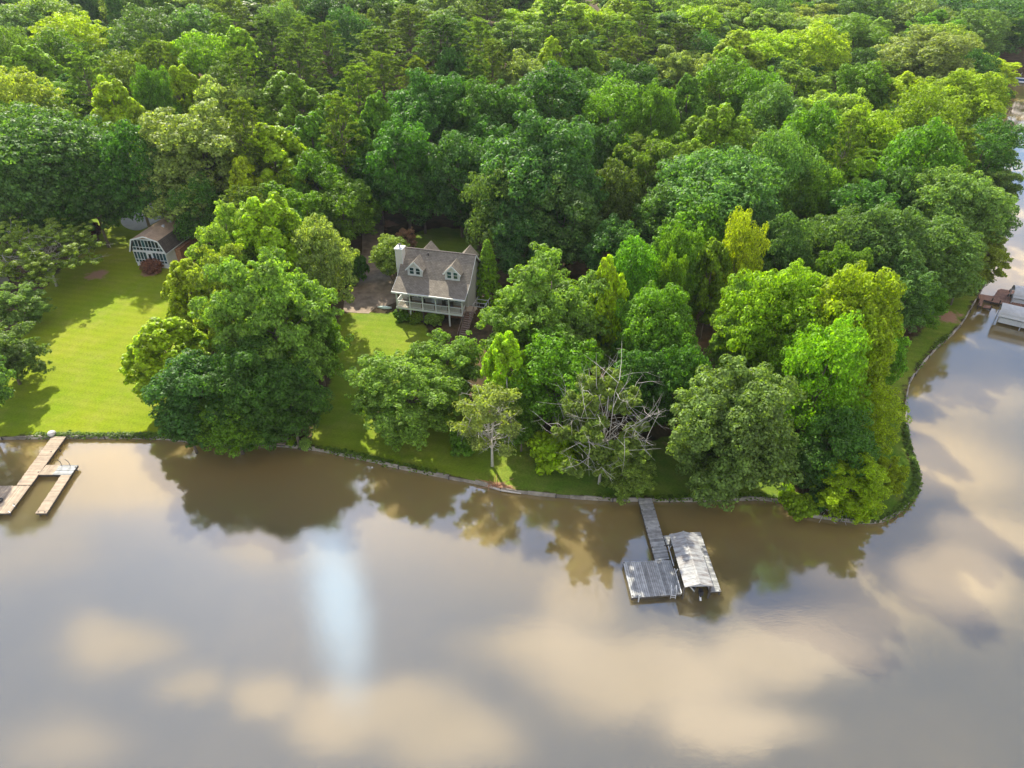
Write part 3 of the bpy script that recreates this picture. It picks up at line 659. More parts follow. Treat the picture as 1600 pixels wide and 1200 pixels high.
# trees one can name, front to back: (x, y, width, form, colour, height, label) in photograph pixels and metres
FRONT = [
 (66, 392, 165, 'sparse1', 'OP', 10, 'spreading pale green tree with bare grey limbs on the left lawn edge', 'broadleaf_tree'),
 (22, 470, 80, 'fine1', 'BL', 7, 'pale bluish green small tree below the half-bare spreading tree', 'broadleaf_tree'),
 (2, 540, 96, 'fine2', 'BL', 9, 'bluish green rounded tree at the left edge above the shaded lawn', 'broadleaf_tree'),
 (-70, 575, 120, 'oak1', 'BG', 14, 'tree cut by the left edge whose shadow falls on the lime lawn', 'broadleaf_tree'),
 (362, 388, 125, 'finebig', 'OP', 18, 'pale olive tree right of the glass-fronted house, in the shore clump', 'broadleaf_tree'),
 (428, 378, 150, 'popbig', 'LM', 20, 'lime green tree at the top middle of the shoreline clump', 'broadleaf_tree'),
 (500, 405, 100, 'oak4', 'GY', 16, 'grey green tree on the driveway side of the shoreline clump', 'broadleaf_tree'),
 (298, 452, 92, 'pop1', 'YL', 13, 'yellow green tree beside the lime lawn, left flank of the clump', 'broadleaf_tree'),
 (360, 455, 120, 'fine1', 'OP', 18, 'pale olive fine-leaved tree in the middle left of the shore clump', 'broadleaf_tree'),
 (428, 480, 185, 'finebig', 'FG', 20, 'largest feathery soft green tree in the middle of the shore clump', 'broadleaf_tree'),
 (262, 545, 130, 'pop2', 'YL', 13, 'yellow green tree reaching low branches over the left lawn', 'broadleaf_tree'),
 (492, 520, 72, 'oak3', 'MG', 12, 'mid green tree beside the central lawn, right flank of the clump', 'broadleaf_tree'),
 (305, 610, 140, 'oak3', 'DB', 11, 'dark bluish green tree at lower left of the shore clump', 'broadleaf_tree'),
 (400, 600, 150, 'oakbig', 'DK', 13, 'dark green tree in the lower middle of the shore clump', 'broadleaf_tree'),
 (362, 648, 112, 'oak1', 'MG', 8, 'mid green tree overhanging the water below the shore clump', 'broadleaf_tree'),
 (452, 625, 108, 'oak2', 'DK', 10, 'dark green tree at lower right of the shore clump', 'broadleaf_tree'),
 (290, 655, 80, 'oak3', 'DK', 7, 'small dark tree at the lawn and seawall corner of the clump', 'broadleaf_tree'),
 (548, 425, 46, 'shrub1', 'DK', 6, 'dark small tree leaning over the brown driveway edge', 'broadleaf_tree'),
 (535, 330, 90, 'oak2', 'MG', 12, 'rounded mid green tree where the driveway leaves the forest', 'broadleaf_tree'),
 (612, 398, 62, 'oak3', 'FG', 8, 'soft green tree with pinkish tips beside the chimney', 'broadleaf_tree'),
 (633, 372, 34, 'fine2', 'PK', 6, 'small pinkish flowering tree behind the chimney', 'broadleaf_tree'),
 (762, 425, 44, 'cone1', 'MB_', 10, 'bright green pointed tree against the right end of the grey house', 'broadleaf_tree'),
 (638, 600, 160, 'finebig', 'FG', 11, 'big soft green rounded tree on the central lawn', 'broadleaf_tree'),
 (698, 562, 108, 'fine2', 'FG', 10, 'soft green tree hiding the ground before the porch stairs', 'broadleaf_tree'),
 (860, 480, 190, 'finebig', 'FG', 17, 'broad grey green tree right of the grey house', 'broadleaf_tree'),
 (822, 500, 90, 'oak4', 'FG', 13, 'soft green tree beside the foot of the porch stairs', 'broadleaf_tree'),
 (945, 470, 68, 'pop3', 'YL', 18, 'slim yellow green tree standing out above the broad grey green tree', 'broadleaf_tree'),
 (792, 575, 84, 'pop1', 'LM', 14, 'slim lime green tree behind the pale leafless-branched tree', 'broadleaf_tree'),
 (868, 590, 130, 'oak2', 'MG', 12, 'mid green tree filling behind the dying white-limbed tree', 'broadleaf_tree'),
 (768, 655, 100, 'sparse2', 'GY', 11, 'thin pale tree with bare grey trunk near the seawall', 'broadleaf_tree'),
 (815, 655, 60, 'oak3', 'MG', 7, 'small mid green tree just right of the thin pale tree', 'broadleaf_tree'),
 (945, 660, 140, 'sparse3', 'FG', 14, 'dying tree with long bare white limbs above the shore lawn', 'broadleaf_tree'),
 (980, 730, 80, 'fine1', 'FG', 6, 'soft green low tree under the dying white-limbed tree', 'broadleaf_tree'),
 (1022, 520, 130, 'oakbig', 'MG', 16, 'mid green tree between the yellow tree and the big bluish one', 'broadleaf_tree'),
 (1000, 600, 110, 'oak3', 'DK', 12, 'dark green tree behind the bare white limbs', 'broadleaf_tree'),
 (1065, 600, 90, 'oak1', 'DK', 13, 'dark green tree tucked left of the big bluish shore tree', 'broadleaf_tree'),
 (1145, 645, 192, 'oakbig', 'BL', 16, 'big dense bluish green tree standing on the seawall right of the long dock', 'broadleaf_tree'),
 (1215, 490, 150, 'oakbig2', 'MB_', 19, 'bright green tall tree behind the big bluish shore tree', 'broadleaf_tree'),
 (1318, 510, 166, 'oakbig', 'LM', 20, 'largest lime green tree on the point', 'broadleaf_tree'),
 (1285, 590, 120, 'oak2', 'MB_', 17, 'bright green tree on the point with a leaning pale trunk', 'broadleaf_tree'),
 (1378, 552, 72, 'oak3', 'MG', 11, 'mid green tree beside the narrow right-hand lawn strip', 'broadleaf_tree'),
 (1366, 655, 74, 'oak2', 'LM', 9, 'small vivid lime tree at the water on the east side of the point', 'broadleaf_tree'),
 (1310, 690, 110, 'oak1', 'DK', 10, 'dark green tree in the middle of the point', 'broadleaf_tree'),
 (1332, 742, 105, 'finebig', 'LM', 7, 'feathery lime green tree on the very tip of the point', 'broadleaf_tree'),
 (1388, 735, 52, 'fine1', 'LM', 5, 'feathery lime tree leaning over the water east of the tip', 'broadleaf_tree'),
 (1270, 720, 70, 'oak3', 'DB', 7, 'dark tree in the shade right of the big bluish shore tree', 'broadleaf_tree'),
 (130, 362, 46, 'shrub1', 'PU', 3.6, 'dark purple bush at the shaded top corner of the left lawn', 'shrub'),
 (236, 418, 38, 'shrub2', 'RD', 1.7, 'rust red spreading bush before the glass-fronted house', 'shrub'),
 (727, 690, 46, 'shrub1', 'MG', 3.2, 'rounded green bush left of the thin pale tree', 'shrub'),
 (868, 705, 72, 'shrub1', 'LM', 4.2, 'yellow green bush left of the dying white-limbed tree', 'shrub'),
 (905, 685, 60, 'shrub2', 'MB_', 3.5, 'bright green bush under the dying white-limbed tree', 'shrub'),
 (476, 695, 20, 'shrub2', 'GY', 1.3, 'small silvery bush on the seawall beside the shore clump', 'shrub'),
 (458, 690, 16, 'shrub1', 'MB_', 1.0, 'tiny bright green bush left of the silvery one', 'shrub'),
 (1250, 786, 50, 'shrub1', 'MB_', 2.6, 'bright green bush hanging over the water right of the long dock', 'shrub'),
 (1228, 770, 26, 'shrub2', 'LM', 1.8, 'lime green bush at the left end of the overhanging bushes', 'shrub'),
 (1285, 785, 52, 'shrub1', 'DB', 2.6, 'dark bluish bush between the overhanging bush and the point', 'shrub'),
 (1345, 795, 60, 'shrub2', 'LM', 2.0, 'lime green bush at the seawall on the south tip of the point', 'shrub'),
 (630, 492, 26, 'shrub1', 'MG', 1.8, 'green bush at the left front corner of the porch', 'shrub'),
 (650, 497, 26, 'shrub2', 'MB_', 1.6, 'bright green bush under the porch, second from the driveway', 'shrub'),
 (677, 496, 30, 'shrub1', 'FG', 2.2, 'soft green bush under the middle of the porch', 'shrub'),
 (1500, 440, 60, 'oak3', 'FG', 6, 'soft green tree above the brown dock landing', 'broadleaf_tree'),
 (1440, 470, 70, 'oak3', 'MG', 8, 'mid green tree above the bare soil patch on the right bank', 'broadleaf_tree'),
]
KN = dict(shrub='shrub')
for (cx, cy, wp, key, c, Ht, lab, nm) in FRONT:
    spec_tree(cx, cy, wp, key, c, Ht, lab, name='shrub' if nm == 'shrub' else nm, cat='shrub' if nm == 'shrub' else 'tree')

# the forest behind: (x, y, width, form, colour[, height])
o1, o2, o3, o4, p1, p2, p3, f1, f2, n1, n2, n3, k1 = 'oak1 oak2 oak3 oak4 pop1 pop2 pop3 fine1 fine2 pine1 pine2 pine3 cone1'.split()
FOREST = [(15, 12, 70, o1, 'BG'), (75, 6, 60, o3, 'BG'), (40, 50, 85, o4, 'BL'), (85, 38, 80, o1, 'OP'), (122, 66, 90, o4, 'YL'), (130, 22, 50, o3, 'DB'), (187, 38, 36, k1, 'DK', 24), (217, 25, 45, o3, 'BG'),
 (252, 22, 60, p1, 'MG'), (322, 18, 80, f1, 'GY'), (365, 30, 60, n1, 'PN'), (232, 68, 80, o2, 'BG'), (305, 60, 80, o1, 'BG'), (350, 62, 60, n2, 'PN'), (395, 25, 70, p2, 'MG'), (425, 70, 70, n3, 'PD'),
 (55, 118, 80, p3, 'MB_'), (18, 100, 60, o2, 'OL'), (100, 98, 70, o1, 'MG'), (138, 130, 80, n1, 'PN'), (160, 118, 56, p1, 'MB_', 14), (236, 96, 50, o2, 'MB_', 16), (247, 108, 60, n3, 'PN'), (265, 108, 60, p2, 'LM'),
 (318, 105, 80, o1, 'MB_'), (382, 92, 64, p1, 'LM'), (378, 128, 70, n2, 'PN'), (210, 135, 90, o4, 'OL'), (184, 185, 88, p1, 'YL', 21), (288, 152, 70, p3, 'YL'), (245, 165, 60, o3, 'MG'),
 (35, 165, 110, o4, 'OP'), (75, 245, 175, 'oakbig2', 'BG', 21), (10, 240, 100, o1, 'BG'), (25, 310, 110, o2, 'BG', 15), (205, 262, 100, o1, 'DK', 19), (140, 300, 90, o3, 'DK', 15), (95, 330, 70, o3, 'DK', 12),
 (318, 235, 170, 'oakbig', 'GY', 22), (352, 165, 90, f2, 'GY'), (385, 215, 80, n1, 'PN', 24), (452, 165, 120, 'popbig', 'MB_'), (430, 250, 115, p2, 'LM', 20), (388, 298, 66, p1, 'YL', 16), (312, 325, 72, o2, 'DK', 13),
 (490, 235, 110, 'popbig', 'MG', 20), (500, 290, 90, o1, 'MG', 15), (418, 22, 60, p1, 'MG'), (445, 55, 60, o2, 'BG'), (468, 30, 54, f1, 'GY'), (510, 34, 64, o1, 'DB'), (535, 22, 54, p1, 'MB_'), (548, 62, 54, o2, 'DB'),
 (575, 50, 44, f2, 'OL'), (600, 24, 80, p2, 'MB_'), (645, 24, 56, p1, 'MG'), (478, 66, 60, n1, 'PN'), (512, 78, 70, n2, 'PN'), (465, 100, 80, n3, 'PD'), (590, 86, 100, n1, 'PN'), (640, 50, 80, n2, 'PN'),
 (690, 72, 110, n3, 'PD', 25), (748, 70, 70, n1, 'PN'), (800, 72, 100, f1, 'FG'), (818, 42, 90, f2, 'LM'), (870, 20, 80, p3, 'LM'), (705, 12, 70, o3, 'GY'), (760, 20, 70, n1, 'PN'), (600, 130, 90, n2, 'PN'), (560, 150, 84, n1, 'OL'),
 (652, 138, 70, n3, 'PN'), (706, 118, 54, p2, 'DK', 20), (770, 105, 64, n2, 'PN'), (745, 138, 60, n3, 'PD'), (532, 205, 64, n1, 'PN', 22), (592, 205, 64, p1, 'MG'), (668, 178, 130, 'oakbig', 'DK', 22), (762, 185, 116, 'oakbig2', 'DK', 21),
 (632, 255, 110, o3, 'DK', 19), (718, 270, 90, o1, 'DB', 18), (592, 280, 80, o3, 'DK', 13), (560, 240, 70, p1, 'MG', 18), (660, 300, 80, o2, 'DB', 11), (728, 310, 70, o4, 'DB', 10), (562, 310, 60, p3, 'MG', 10),
 (818, 128, 90, f1, 'GY'), (852, 170, 120, o1, 'DK', 21), (905, 170, 80, o3, 'DK', 20), (842, 265, 180, 'oakbig', 'DB', 23), (785, 320, 96, o2, 'BG', 17), (880, 340, 110, o1, 'BG', 17), (820, 375, 90, o3, 'DB', 13),
 (862, 36, 60, n1, 'PD'), (892, 45, 64, p1, 'LM'), (930, 38, 84, f2, 'LM'), (968, 26, 64, p2, 'LM'), (1002, 42, 66, n3, 'PN'), (1055, 34, 76, f1, 'OL'), (1112, 42, 84, f2, 'OL'), (1152, 34, 70, f1, 'OP'),
 (1196, 36, 60, o2, 'BG'), (1228, 22, 54, k1, 'DB', 22), (1268, 38, 96, f1, 'OP'), (870, 78, 76, n2, 'PD'), (960, 66, 66, n1, 'PN'), (906, 108, 66, p3, 'MB_'), (862, 108, 50, p1, 'LM'), (985, 102, 84, n3, 'PN'), (1060, 78, 78, n2, 'PD'),
 (1062, 112, 84, f2, 'GY'), (1102, 132, 74, f1, 'GY'), (1150, 92, 80, p1, 'LM'), (1200, 86, 110, 'oakbig2', 'LM'), (1262, 86, 90, o1, 'LM'), (1132, 112, 64, p2, 'LM'), (972, 150, 110, 'oakbig', 'DK'), (950, 190, 100, o2, 'MG'),
 (1022, 195, 66, o3, 'MG'), (1072, 175, 66, p1, 'MG'), (1132, 152, 100, o1, 'MG'), (1182, 165, 84, o4, 'MG'), (1118, 225, 124, 'popbig', 'MB_', 21), (1210, 195, 90, o1, 'BG'), (1242, 145, 100, f1, 'OL'), (1015, 268, 96, f2, 'OL', 19),
 (948, 250, 70, o3, 'DK', 18), (952, 310, 80, o1, 'PD', 16), (1120, 310, 176, 'oakbig2', 'BG', 20), (1222, 285, 90, o2, 'BG'), (1048, 345, 96, o1, 'BG', 15), (1270, 320, 80, o4, 'MG', 16), (960, 395, 90, o3, 'DB', 13), (1180, 380, 90, o1, 'DB', 15),
 (1332, 70, 100, o1, 'OL'), (1392, 32, 80, f1, 'BL'), (1372, 66, 60, p1, 'OP'), (1440, 90, 130, 'oakbig', 'GY', 21), (1492, 30, 100, o1, 'DB'), (1555, 40, 90, o2, 'DB'), (1596, 16, 60, o1, 'BG'), (1546, 108, 76, f1, 'YL', 12),
 (1342, 150, 80, o3, 'MG'), (1412, 158, 90, p2, 'YL'), (1500, 160, 125, 'oakbig', 'LM', 19), (1290, 185, 110, f2, 'OP'), (1258, 232, 100, o1, 'MG'), (1352, 225, 110, 'oakbig2', 'LM'), (1440, 200, 100, o2, 'MB_'), (1428, 265, 110, o1, 'MG'),
 (1492, 250, 84, n1, 'PN', 20), (1555, 225, 60, f1, 'FG', 13), (1335, 300, 96, p3, 'MB_', 18), (1390, 320, 80, o3, 'DK', 16), (1482, 320, 130, 'oakbig2', 'BL', 17), (1372, 385, 130, 'oakbig', 'BG', 17), (1450, 395, 120, o1, 'BG', 14),
 (1535, 345, 80, o4, 'BG', 13), (1562, 290, 56, f2, 'BL', 11), (1545, 395, 60, f1, 'OP', 9), (1300, 390, 90, o2, 'BG', 15), (1060, 418, 66, o3, 'MG', 16), (1112, 425, 66, p2, 'MB_', 16), (1152, 412, 66, o2, 'LM', 17), (1222, 400, 80, o1, 'BG', 15),
 (1048, 455, 44, o3, 'MB_', 14), (1160, 500, 80, f1, 'FG', 16), (1500, 395, 70, o3, 'FG', 9), (1400, 460, 90, o2, 'BG', 11), (1310, 440, 80, o3, 'MG', 14), (985, 440, 80, o1, 'MG', 15), (1320, 235, 60, n2, 'PN')]
ROW = [(50, 'along the top edge'), (115, 'below the top edge'), (180, 'in mid forest'), (260, 'well behind both houses'), (345, 'just behind both houses'), (700, 'in the front woods')]
FORM = dict(oak='round-crowned tree', pop='upright tree', fin='feathery tree', pin='tufted pine', con='cone-shaped evergreen')
NAME = dict(oak='broadleaf_tree', pop='upright_tree', fin='feathery_tree', pin='pine_tree', con='evergreen_tree')
ORD = ['', 'second', 'third', 'fourth', 'fifth', 'sixth', 'seventh', 'eighth', 'ninth', 'tenth', 'eleventh', 'twelfth', 'thirteenth', 'fourteenth', 'fifteenth', 'sixteenth', 'seventeenth', 'eighteenth', 'nineteenth', 'twentieth']
def row(cy): return next(w_ for lim, w_ in ROW if cy < lim)
cls = {}
for e in sorted(FOREST, key=lambda e: e[0]): cls.setdefault((CW[e[4]], e[3][:3], row(e[1])), []).append(e)
for (cw, fm, rw), es in cls.items():
    for i, e in enumerate(es):
        if len(es) == 1: lab = f'the only {cw} {FORM[fm]} {rw}'
        else:
            o_ = 'leftmost of the' if i == 0 else ('rightmost of the' if i == len(es) - 1 else ORD[i] + ' from left of the')
            lab = f'{o_} {cw} {FORM[fm]}s {rw}'
        Ht = e[5] if len(e) > 5 else (22 if fm in ('pin',) else 20)
        spec_tree(e[0], e[1], e[2] * (1.22 if e[1] < 120 else 1.10), e[3], e[4], Ht * random.uniform(.96, 1.05), lab, name=NAME[fm], group='trees of the forest')
# younger trees that close the canopy between them
POSA = np.array(POS)
cand = np.vstack([spacing_grid(-200, 210, 95, 236, 8.8, .3), spacing_grid(-390, 400, 236, 470, 18, .3)])
cand = cand[inside(cand, LAND)]
cand = cand[seg_dist(cand, SHORE) > 6]; cand = cand[lawn_sd(cand) < -4.5]
KEEP_CLEAR = [gpoly([(520, 350), (575, 325), (610, 320), (760, 350), (775, 500), (600, 510), (530, 500)]), gpoly([(170, 300), (300, 290), (310, 430), (190, 430)]),
              gpoly([(166, 45), (200, 45), (205, 95), (160, 95)]), gpoly([(-100, 400), (60, 370), (60, 700), (-100, 700)])]
fills = []
for x, y in cand:
    if any(inside([(x, y)], k)[0] for k in KEEP_CLEAR): continue
    if abs(x) / (y * CP + (CAM_H - 12) * SP) * FPX > 870: continue
    d = np.hypot(POSA[:, 0] - x, POSA[:, 1] - y); lim = 6.0 if y < 236 else 9.5
    if d.min() < lim or (d < POSA[:, 2] * .85).any(): continue
    isf = y > 236
    key = random.choice([o1, o2, o3, o4, p1, p2, f1, f2]) if random.random() < (.85 if isf else .78) else random.choice([n1, n2, n3])
    c = random.choice(['MG', 'BG', 'BL', 'OL', 'OP', 'LM'] if isf else ['DK', 'DK', 'MG', 'BG', 'OL', 'DB']) if key[:3] != 'pin' else 'PN'
    Ht = random.uniform(18, 22) if isf else random.uniform(13, 16)
    fills.append((x, y, hz(x, y), random.uniform(9, 12) if isf else random.uniform(5.2, 6.6), Ht, key, c))
def disc(x, y, z, r, Ht):
    zc = z + Ht * .6; dep = y * CP + (CAM_H - zc) * SP; v = -y * SP + (CAM_H - zc) * CP
    return dep, 800 + x / dep * FPX, 600 + v / dep * FPX, r / dep * FPX, Ht * .42 / dep * FPX
BUF = np.full((150, 200), -1); YY, XX = np.mgrid[0:150, 0:200]; YY = YY * 8 + 4; XX = XX * 8 + 4
allt = [(disc(a, b, hz(a, b), r, h_), -2) for a, b, r, h_ in POSH] + [(disc(f[0], f[1], f[2], f[3], f[4]), i) for i, f in enumerate(fills)]
for (dep, cx, cy, rx, ry), i in sorted(allt, key=lambda q: -q[0][0]):
    BUF[((XX - cx) / (rx * .85)) ** 2 + ((YY - cy) / (ry * .85)) ** 2 < 1] = i
cnt = np.bincount(BUF[BUF >= 0], minlength=len(fills)); added = 0; kept = []
for i, f in enumerate(fills):
    x, y, z, rr, Ht, key, c = f; q = disc(x, y, z, rr, Ht)
    if cnt[i] < (3 if y < 236 else 4) and not (y < 130) and not (y > 236 and -22 < q[2] <= 24): continue
    kept.append((f, q[1], row(q[2]), 'young' if y < 236 else 'hazy far'))
cls = {}
for k_ in sorted(kept, key=lambda k_: k_[1]): cls.setdefault((CW[k_[0][6]], k_[0][5][:3], k_[2], k_[3]), []).append(k_)
for (cw, fm, rw, yg), es in cls.items():
    for i, (f, _, _, _) in enumerate(es):
        x, y, z, rr, Ht, key, c = f; p = PROTO[key]
        lab = (f'only {yg} {cw} {FORM[fm]} {rw}' if len(es) == 1 else f"{'leftmost of the' if i == 0 else ('rightmost of the' if i == len(es) - 1 else ORD[min(i, 19)] + ' from left of the')} {yg} {cw} {FORM[fm]}s {rw}")
        add_tree(key, x, y, z, rr / p['R'], Ht / p['H'], c, lab, name=NAME[fm], group='younger trees between the crowns' if yg == 'young' else 'farthest trees of the forest'); added += 1
print('fill trees', added, 'catalogue', len(POS))

# ---------------------------------------------------------------- the grey lake house
Zb = 1.4
house = thing('lake_house', 'grey house with brown shingle roof, two front dormers and long white porch', 'house', (-17.2, 89.9, Zb), math.atan2(-2.7, 10.6))
W = 10.95
EY, EZ, KY, KZ, RY, RZ, BY, BZ = 0.0, 4.8, 2.6, 6.0, 5.93, 9.0, 9.6, 5.7
def zroof(y): return EZ + (KZ - EZ) * (y - EY) / (KY - EY) if y < KY else (KZ + (RZ - KZ) * (y - KY) / (RY - KY) if y < RY else RZ + (BZ - RZ) * (y - RY) / (BY - RY))
MB().prism([(KY, 0), (9.25, 0), (9.25, 5.75), (RY, RZ - .25), (KY + .02, KZ - .2)], 'x', .4, W - .4).build('wall', M_SIDING, house)
roof = MB()
prof = [(EY, EZ), (KY, KZ), (RY, RZ), (BY, BZ)]
for (a, b) in zip(prof[:-1], prof[1:]):
    roof.quadslab([(0, a[0], a[1]), (W, a[0], a[1]), (W, b[0], b[1]), (0, b[0], b[1])], .16)
rf = roof.build('roof', M_SHINGLE, house)
MB().box(0, W, RY - .12, RY + .12, RZ - .02, RZ + .06).build('ridge_cap', M_SHINGLE3, rf)
MB().tube([(3.9, 5.3, zroof(5.3)), (3.9, 5.3, zroof(5.3) + .4)], .09, 8).build('vent_pipe', M_BLACK, rf)
MB().box(-.02, W + .02, -.14, -.005, EZ - .22, EZ + .02).build('gutter', M_WHITE, house)
for xa in (-.03, W + .005):
    mb = MB()
    for (a, b) in zip(prof[:-1], prof[1:]): mb.bar((xa + .012, a[0], a[1] - .1), (xa + .012, b[0], b[1] - .1), .03, .24)
    mb.build('rake_board', M_WHITE, house)
# porch
dk = MB().box(.4, W - .4, .22, KY, 2.14, 2.30).build('porch_deck', M_DECKTAN, house)
MB().box(.38, W - .38, .18, .215, 2.02, 2.34).build('rim_board', M_WHITE, house)
for i in range(6):
    x = .55 + i * (W - 1.1) / 5
    MB().box(x - .08, x + .08, .24, .40, 2.30, EZ - .12).build('porch_post', M_WHITE, house)
    MB().box(x - .10, x + .10, .24, .44, -.6, 2.02).build('support_post', M_WHITE if i in (1, 4) else M_BEAM, house)
def rail(p0, p1, parent, name='railing', m=M_WHITE, h=.95, bal=.14):
    p0, p1 = Vector(p0), Vector(p1); L = (p1 - p0).length; mb = MB()
    mb.bar(p0 + Vector((0, 0, h)), p1 + Vector((0, 0, h)), .09, .07); mb.bar(p0 + Vector((0, 0, .12)), p1 + Vector((0, 0, .12)), .06, .06)
    for k in range(1, int(L / bal)):
        q = p0.lerp(p1, k * bal / L); mb.box(q.x - .02, q.x + .02, q.y - .02, q.y + .02, q.z + .12, q.z + h)
    return mb.build(name, m, parent)
for i in range(5):
    xa, xb = .55 + i * (W - 1.1) / 5, .55 + (i + 1) * (W - 1.1) / 5
    rail((xa + .08, .32, 2.3), (xb - .08, .32, 2.3), house)
rail((.48, .4, 2.3), (.48, KY - .05, 2.3), house); rail((W - .48, .4, 2.3), (W - .48, 1.4, 2.3), house)
def window(parent, x0, x1, z0, z1, y, wall_y=None, cols=1):
    """window facing -y"""
    f = MB(); b = .09
    f.box(x0 - b, x1 + b, y - .06, y, z1, z1 + b); f.box(x0 - b, x1 + b, y - .08, y, z0 - b, z0)
    f.box(x0 - b, x0, y - .06, y, z0, z1); f.box(x1, x1 + b, y - .06, y, z0, z1); zm = (z0 + z1) / 2
    f.box(x0, x1, y - .05, y, zm - .03, zm + .03)
    fo = f.build('window_frame', M_WHITE, parent)
    return fo
def pane(parent, x0, x1, z0, z1, y):
    return MB().box(x0, x1, y - .03, y - .003, z0, z1).build('pane', M_GLASS, parent)
for (x0, x1) in ((1.3, 2.3), (2.9, 3.9), (6.9, 7.9), (8.6, 9.6)):
    fo = window(house, x0, x1, 2.9, 4.3, KY - .002); pane(fo, x0, x1, 2.9, 3.57, KY - .002); pane(fo, x0, x1, 3.63, 4.3, KY - .002)
dr = MB().box(5.0, 5.95, KY - .06, KY - .003, 2.3, 4.35).build('door', M_WHITE, house); MB().box(5.2, 5.75, KY - .08, KY - .062, 3.2, 4.2).build('pane', M_GLASS, dr)
MB().box(.3, W - .3, KY - .02, KY - .004, 0, 2.1).build('basement_wall', M_BRICK, house)
for x in (2.0, 4.6, 7.3): MB().box(x, x + 1.2, KY - .06, KY - .025, .7, 1.7).build('pane', M_GLASS, house)
# porch furniture
for (px0, rr) in ((2.0, .2), (4.0, -.2), (7.2, .1), (8.4, .3)):
    tt = Matrix.Rotation(house.rotation_euler.z, 4, 'Z'); loc = house.location + tt @ Vector((px0, 1.5, 2.30))
    lab = {2.0: 'dark chair on the porch nearest the chimney end', 4.0: 'dark chair on the porch, second from the chimney', 7.2: 'dark chair on the porch, second from the stairs', 8.4: 'dark chair on the porch nearest the stairs'}[px0]
    ch = thing('porch_chair', lab, 'chair', loc, house.rotation_euler.z + rr, 'chairs on the porch')
    MB().box(-.28, .28, -.28, .28, .40, .46).build('seat', M_BEAM, ch); MB().box(-.28, .28, .24, .30, .47, 1.0).build('backrest', M_BEAM, ch)
    for sx_ in (-1, 1):
        for sy_ in (-1, 1): MB().box(sx_ * .25 - .03, sx_ * .25 + .03, sy_ * .25 - .03, sy_ * .25 + .03, 0, .395).build('leg', M_BEAM, ch)
# dormers
def dormer(xc, front=True):
    hw, yb, zb, ze, zp = 1.05, 2.85, zroof(2.85), 7.35, 8.45
    if front:
        wl = MB().prism([(xc - hw, zb - .3), (xc + hw, zb - .3), (xc + hw, ze), (xc, zp - .05), (xc - hw, ze)], 'y', yb, 5.2).build('dormer', M_SIDING2, house)
        yr = 5.6
        r_ = MB()
        for s in (-1, 1): r_.quadslab([(xc, yb - .3, zp + .08), (xc + s * (hw + .28), yb - .3, ze - .18), (xc + s * (hw + .28), yb + 2.6, ze - .18), (xc, yr, zp + .08)][::s], .12)
        r_.build('dormer_roof', M_SHINGLE, wl)
        tr = MB()
        for s in (-1, 1): tr.bar((xc, yb - .315, zp - .02), (xc + s * (hw + .28), yb - .315, ze - .26), .04, .20)
        for s in (-1, 1): tr.box(xc + s * hw - .07, xc + s * hw + .07, yb - .03, yb - .003, zb - .02, ze)
        tr.box(xc - hw + .07, xc + hw - .07, yb - .03, yb - .003, zb - .02, zb + .12)
        tr.build('trim', M_WHITE, wl)
        for s in (-1, 1):
            x0, x1 = xc + s * .47 - .30, xc + s * .47 + .30
            fo = window(wl, x0, x1, zb + .25, zb + 1.2, yb - .004)
            # panes stay at the sub-part level
            pane(wl, x0, x1, zb + .25, zb + .695, yb - .004); pane(wl, x0, x1, zb + .755, zb + 1.2, yb - .004)
    else:
        wl = MB().prism([(xc - hw, 5.6), (xc + hw, 5.6), (xc + hw, 7.7), (xc, 8.9), (xc - hw, 7.7)], 'y', 6.6, 8.9).build('dormer', M_SIDING2, house)
        r_ = MB()
        for s in (-1, 1): r_.quadslab([(xc, 9.15, 9.05), (xc + s * (hw + .25), 9.15, 7.6), (xc + s * (hw + .25), 6.8, 7.6), (xc, 5.95, 9.05)][::-s], .12)
        r_.build('dormer_roof', M_SHINGLE, wl)
dormer(2.65); dormer(8.3); dormer(3.0, False); dormer(9.1, False)
# chimney
chim = MB().box(-.62, .42, 4.0, 5.15, 0, 9.45).build('chimney', M_SIDING2, house)
mb = MB()
for x in (-.62, .36): mb.box(x - .02, x + .06, 3.965, 3.995, 0.0, 9.4)
mb.build('corner_trim', M_WHITE, chim)
MB().box(-.74, .54, 3.88, 5.27, 9.455, 9.6).build('chimney_cap', M_WHITE, chim)
MB().tube([(-.1, 4.57, 9.6), (-.1, 4.57, 10.05)], .16, 10).build('flue', M_METAL, chim); MB().tube([(-.1, 4.57, 10.06), (-.1, 4.57, 10.16)], [.30, .12], 10).build('flue_hood', M_BLACK, chim)
# stairs
st = MB(); ns = 13; SX0, SX1, SY0, SY1 = W - .35, W + .75, 1.5, -2.6
for x in (SX0, SX1): st.bar((x, SY0, 2.15), (x, SY1, -.05), .06, .28)
stair = st.build('stair', M_STEP, house)
tread = MB().box(SX0 + .04, SX1 - .04, -.15, .15, -.025, .025).mesh('tread', M_STEP)
for i in range(ns):
    f = (i + .5) / ns; o = bpy.data.objects.new('tread', tread); o.location = (0, SY0 + (SY1 - SY0) * f, 2.28 - 2.25 * f); put(o, stair)
for x in (SX0 - .05, SX1 + .05):
    mb = MB(); mb.bar((x, SY0, 3.15), (x, SY1, .95), .07, .07)
    for k in range(5):
        f = k / 4; mb.box(x - .04, x + .04, SY0 + (SY1 - SY0) * f - .04, SY0 + (SY1 - SY0) * f + .04, 2.2 - 2.25 * f, 3.15 - 2.2 * f)
    mb.build('handrail', M_STEP, stair)
MB().box(SX0 - .6, SX1 + .1, SY0 + .01, KY + .4, 2.12, 2.29).build('landing', M_DECKTAN, house)
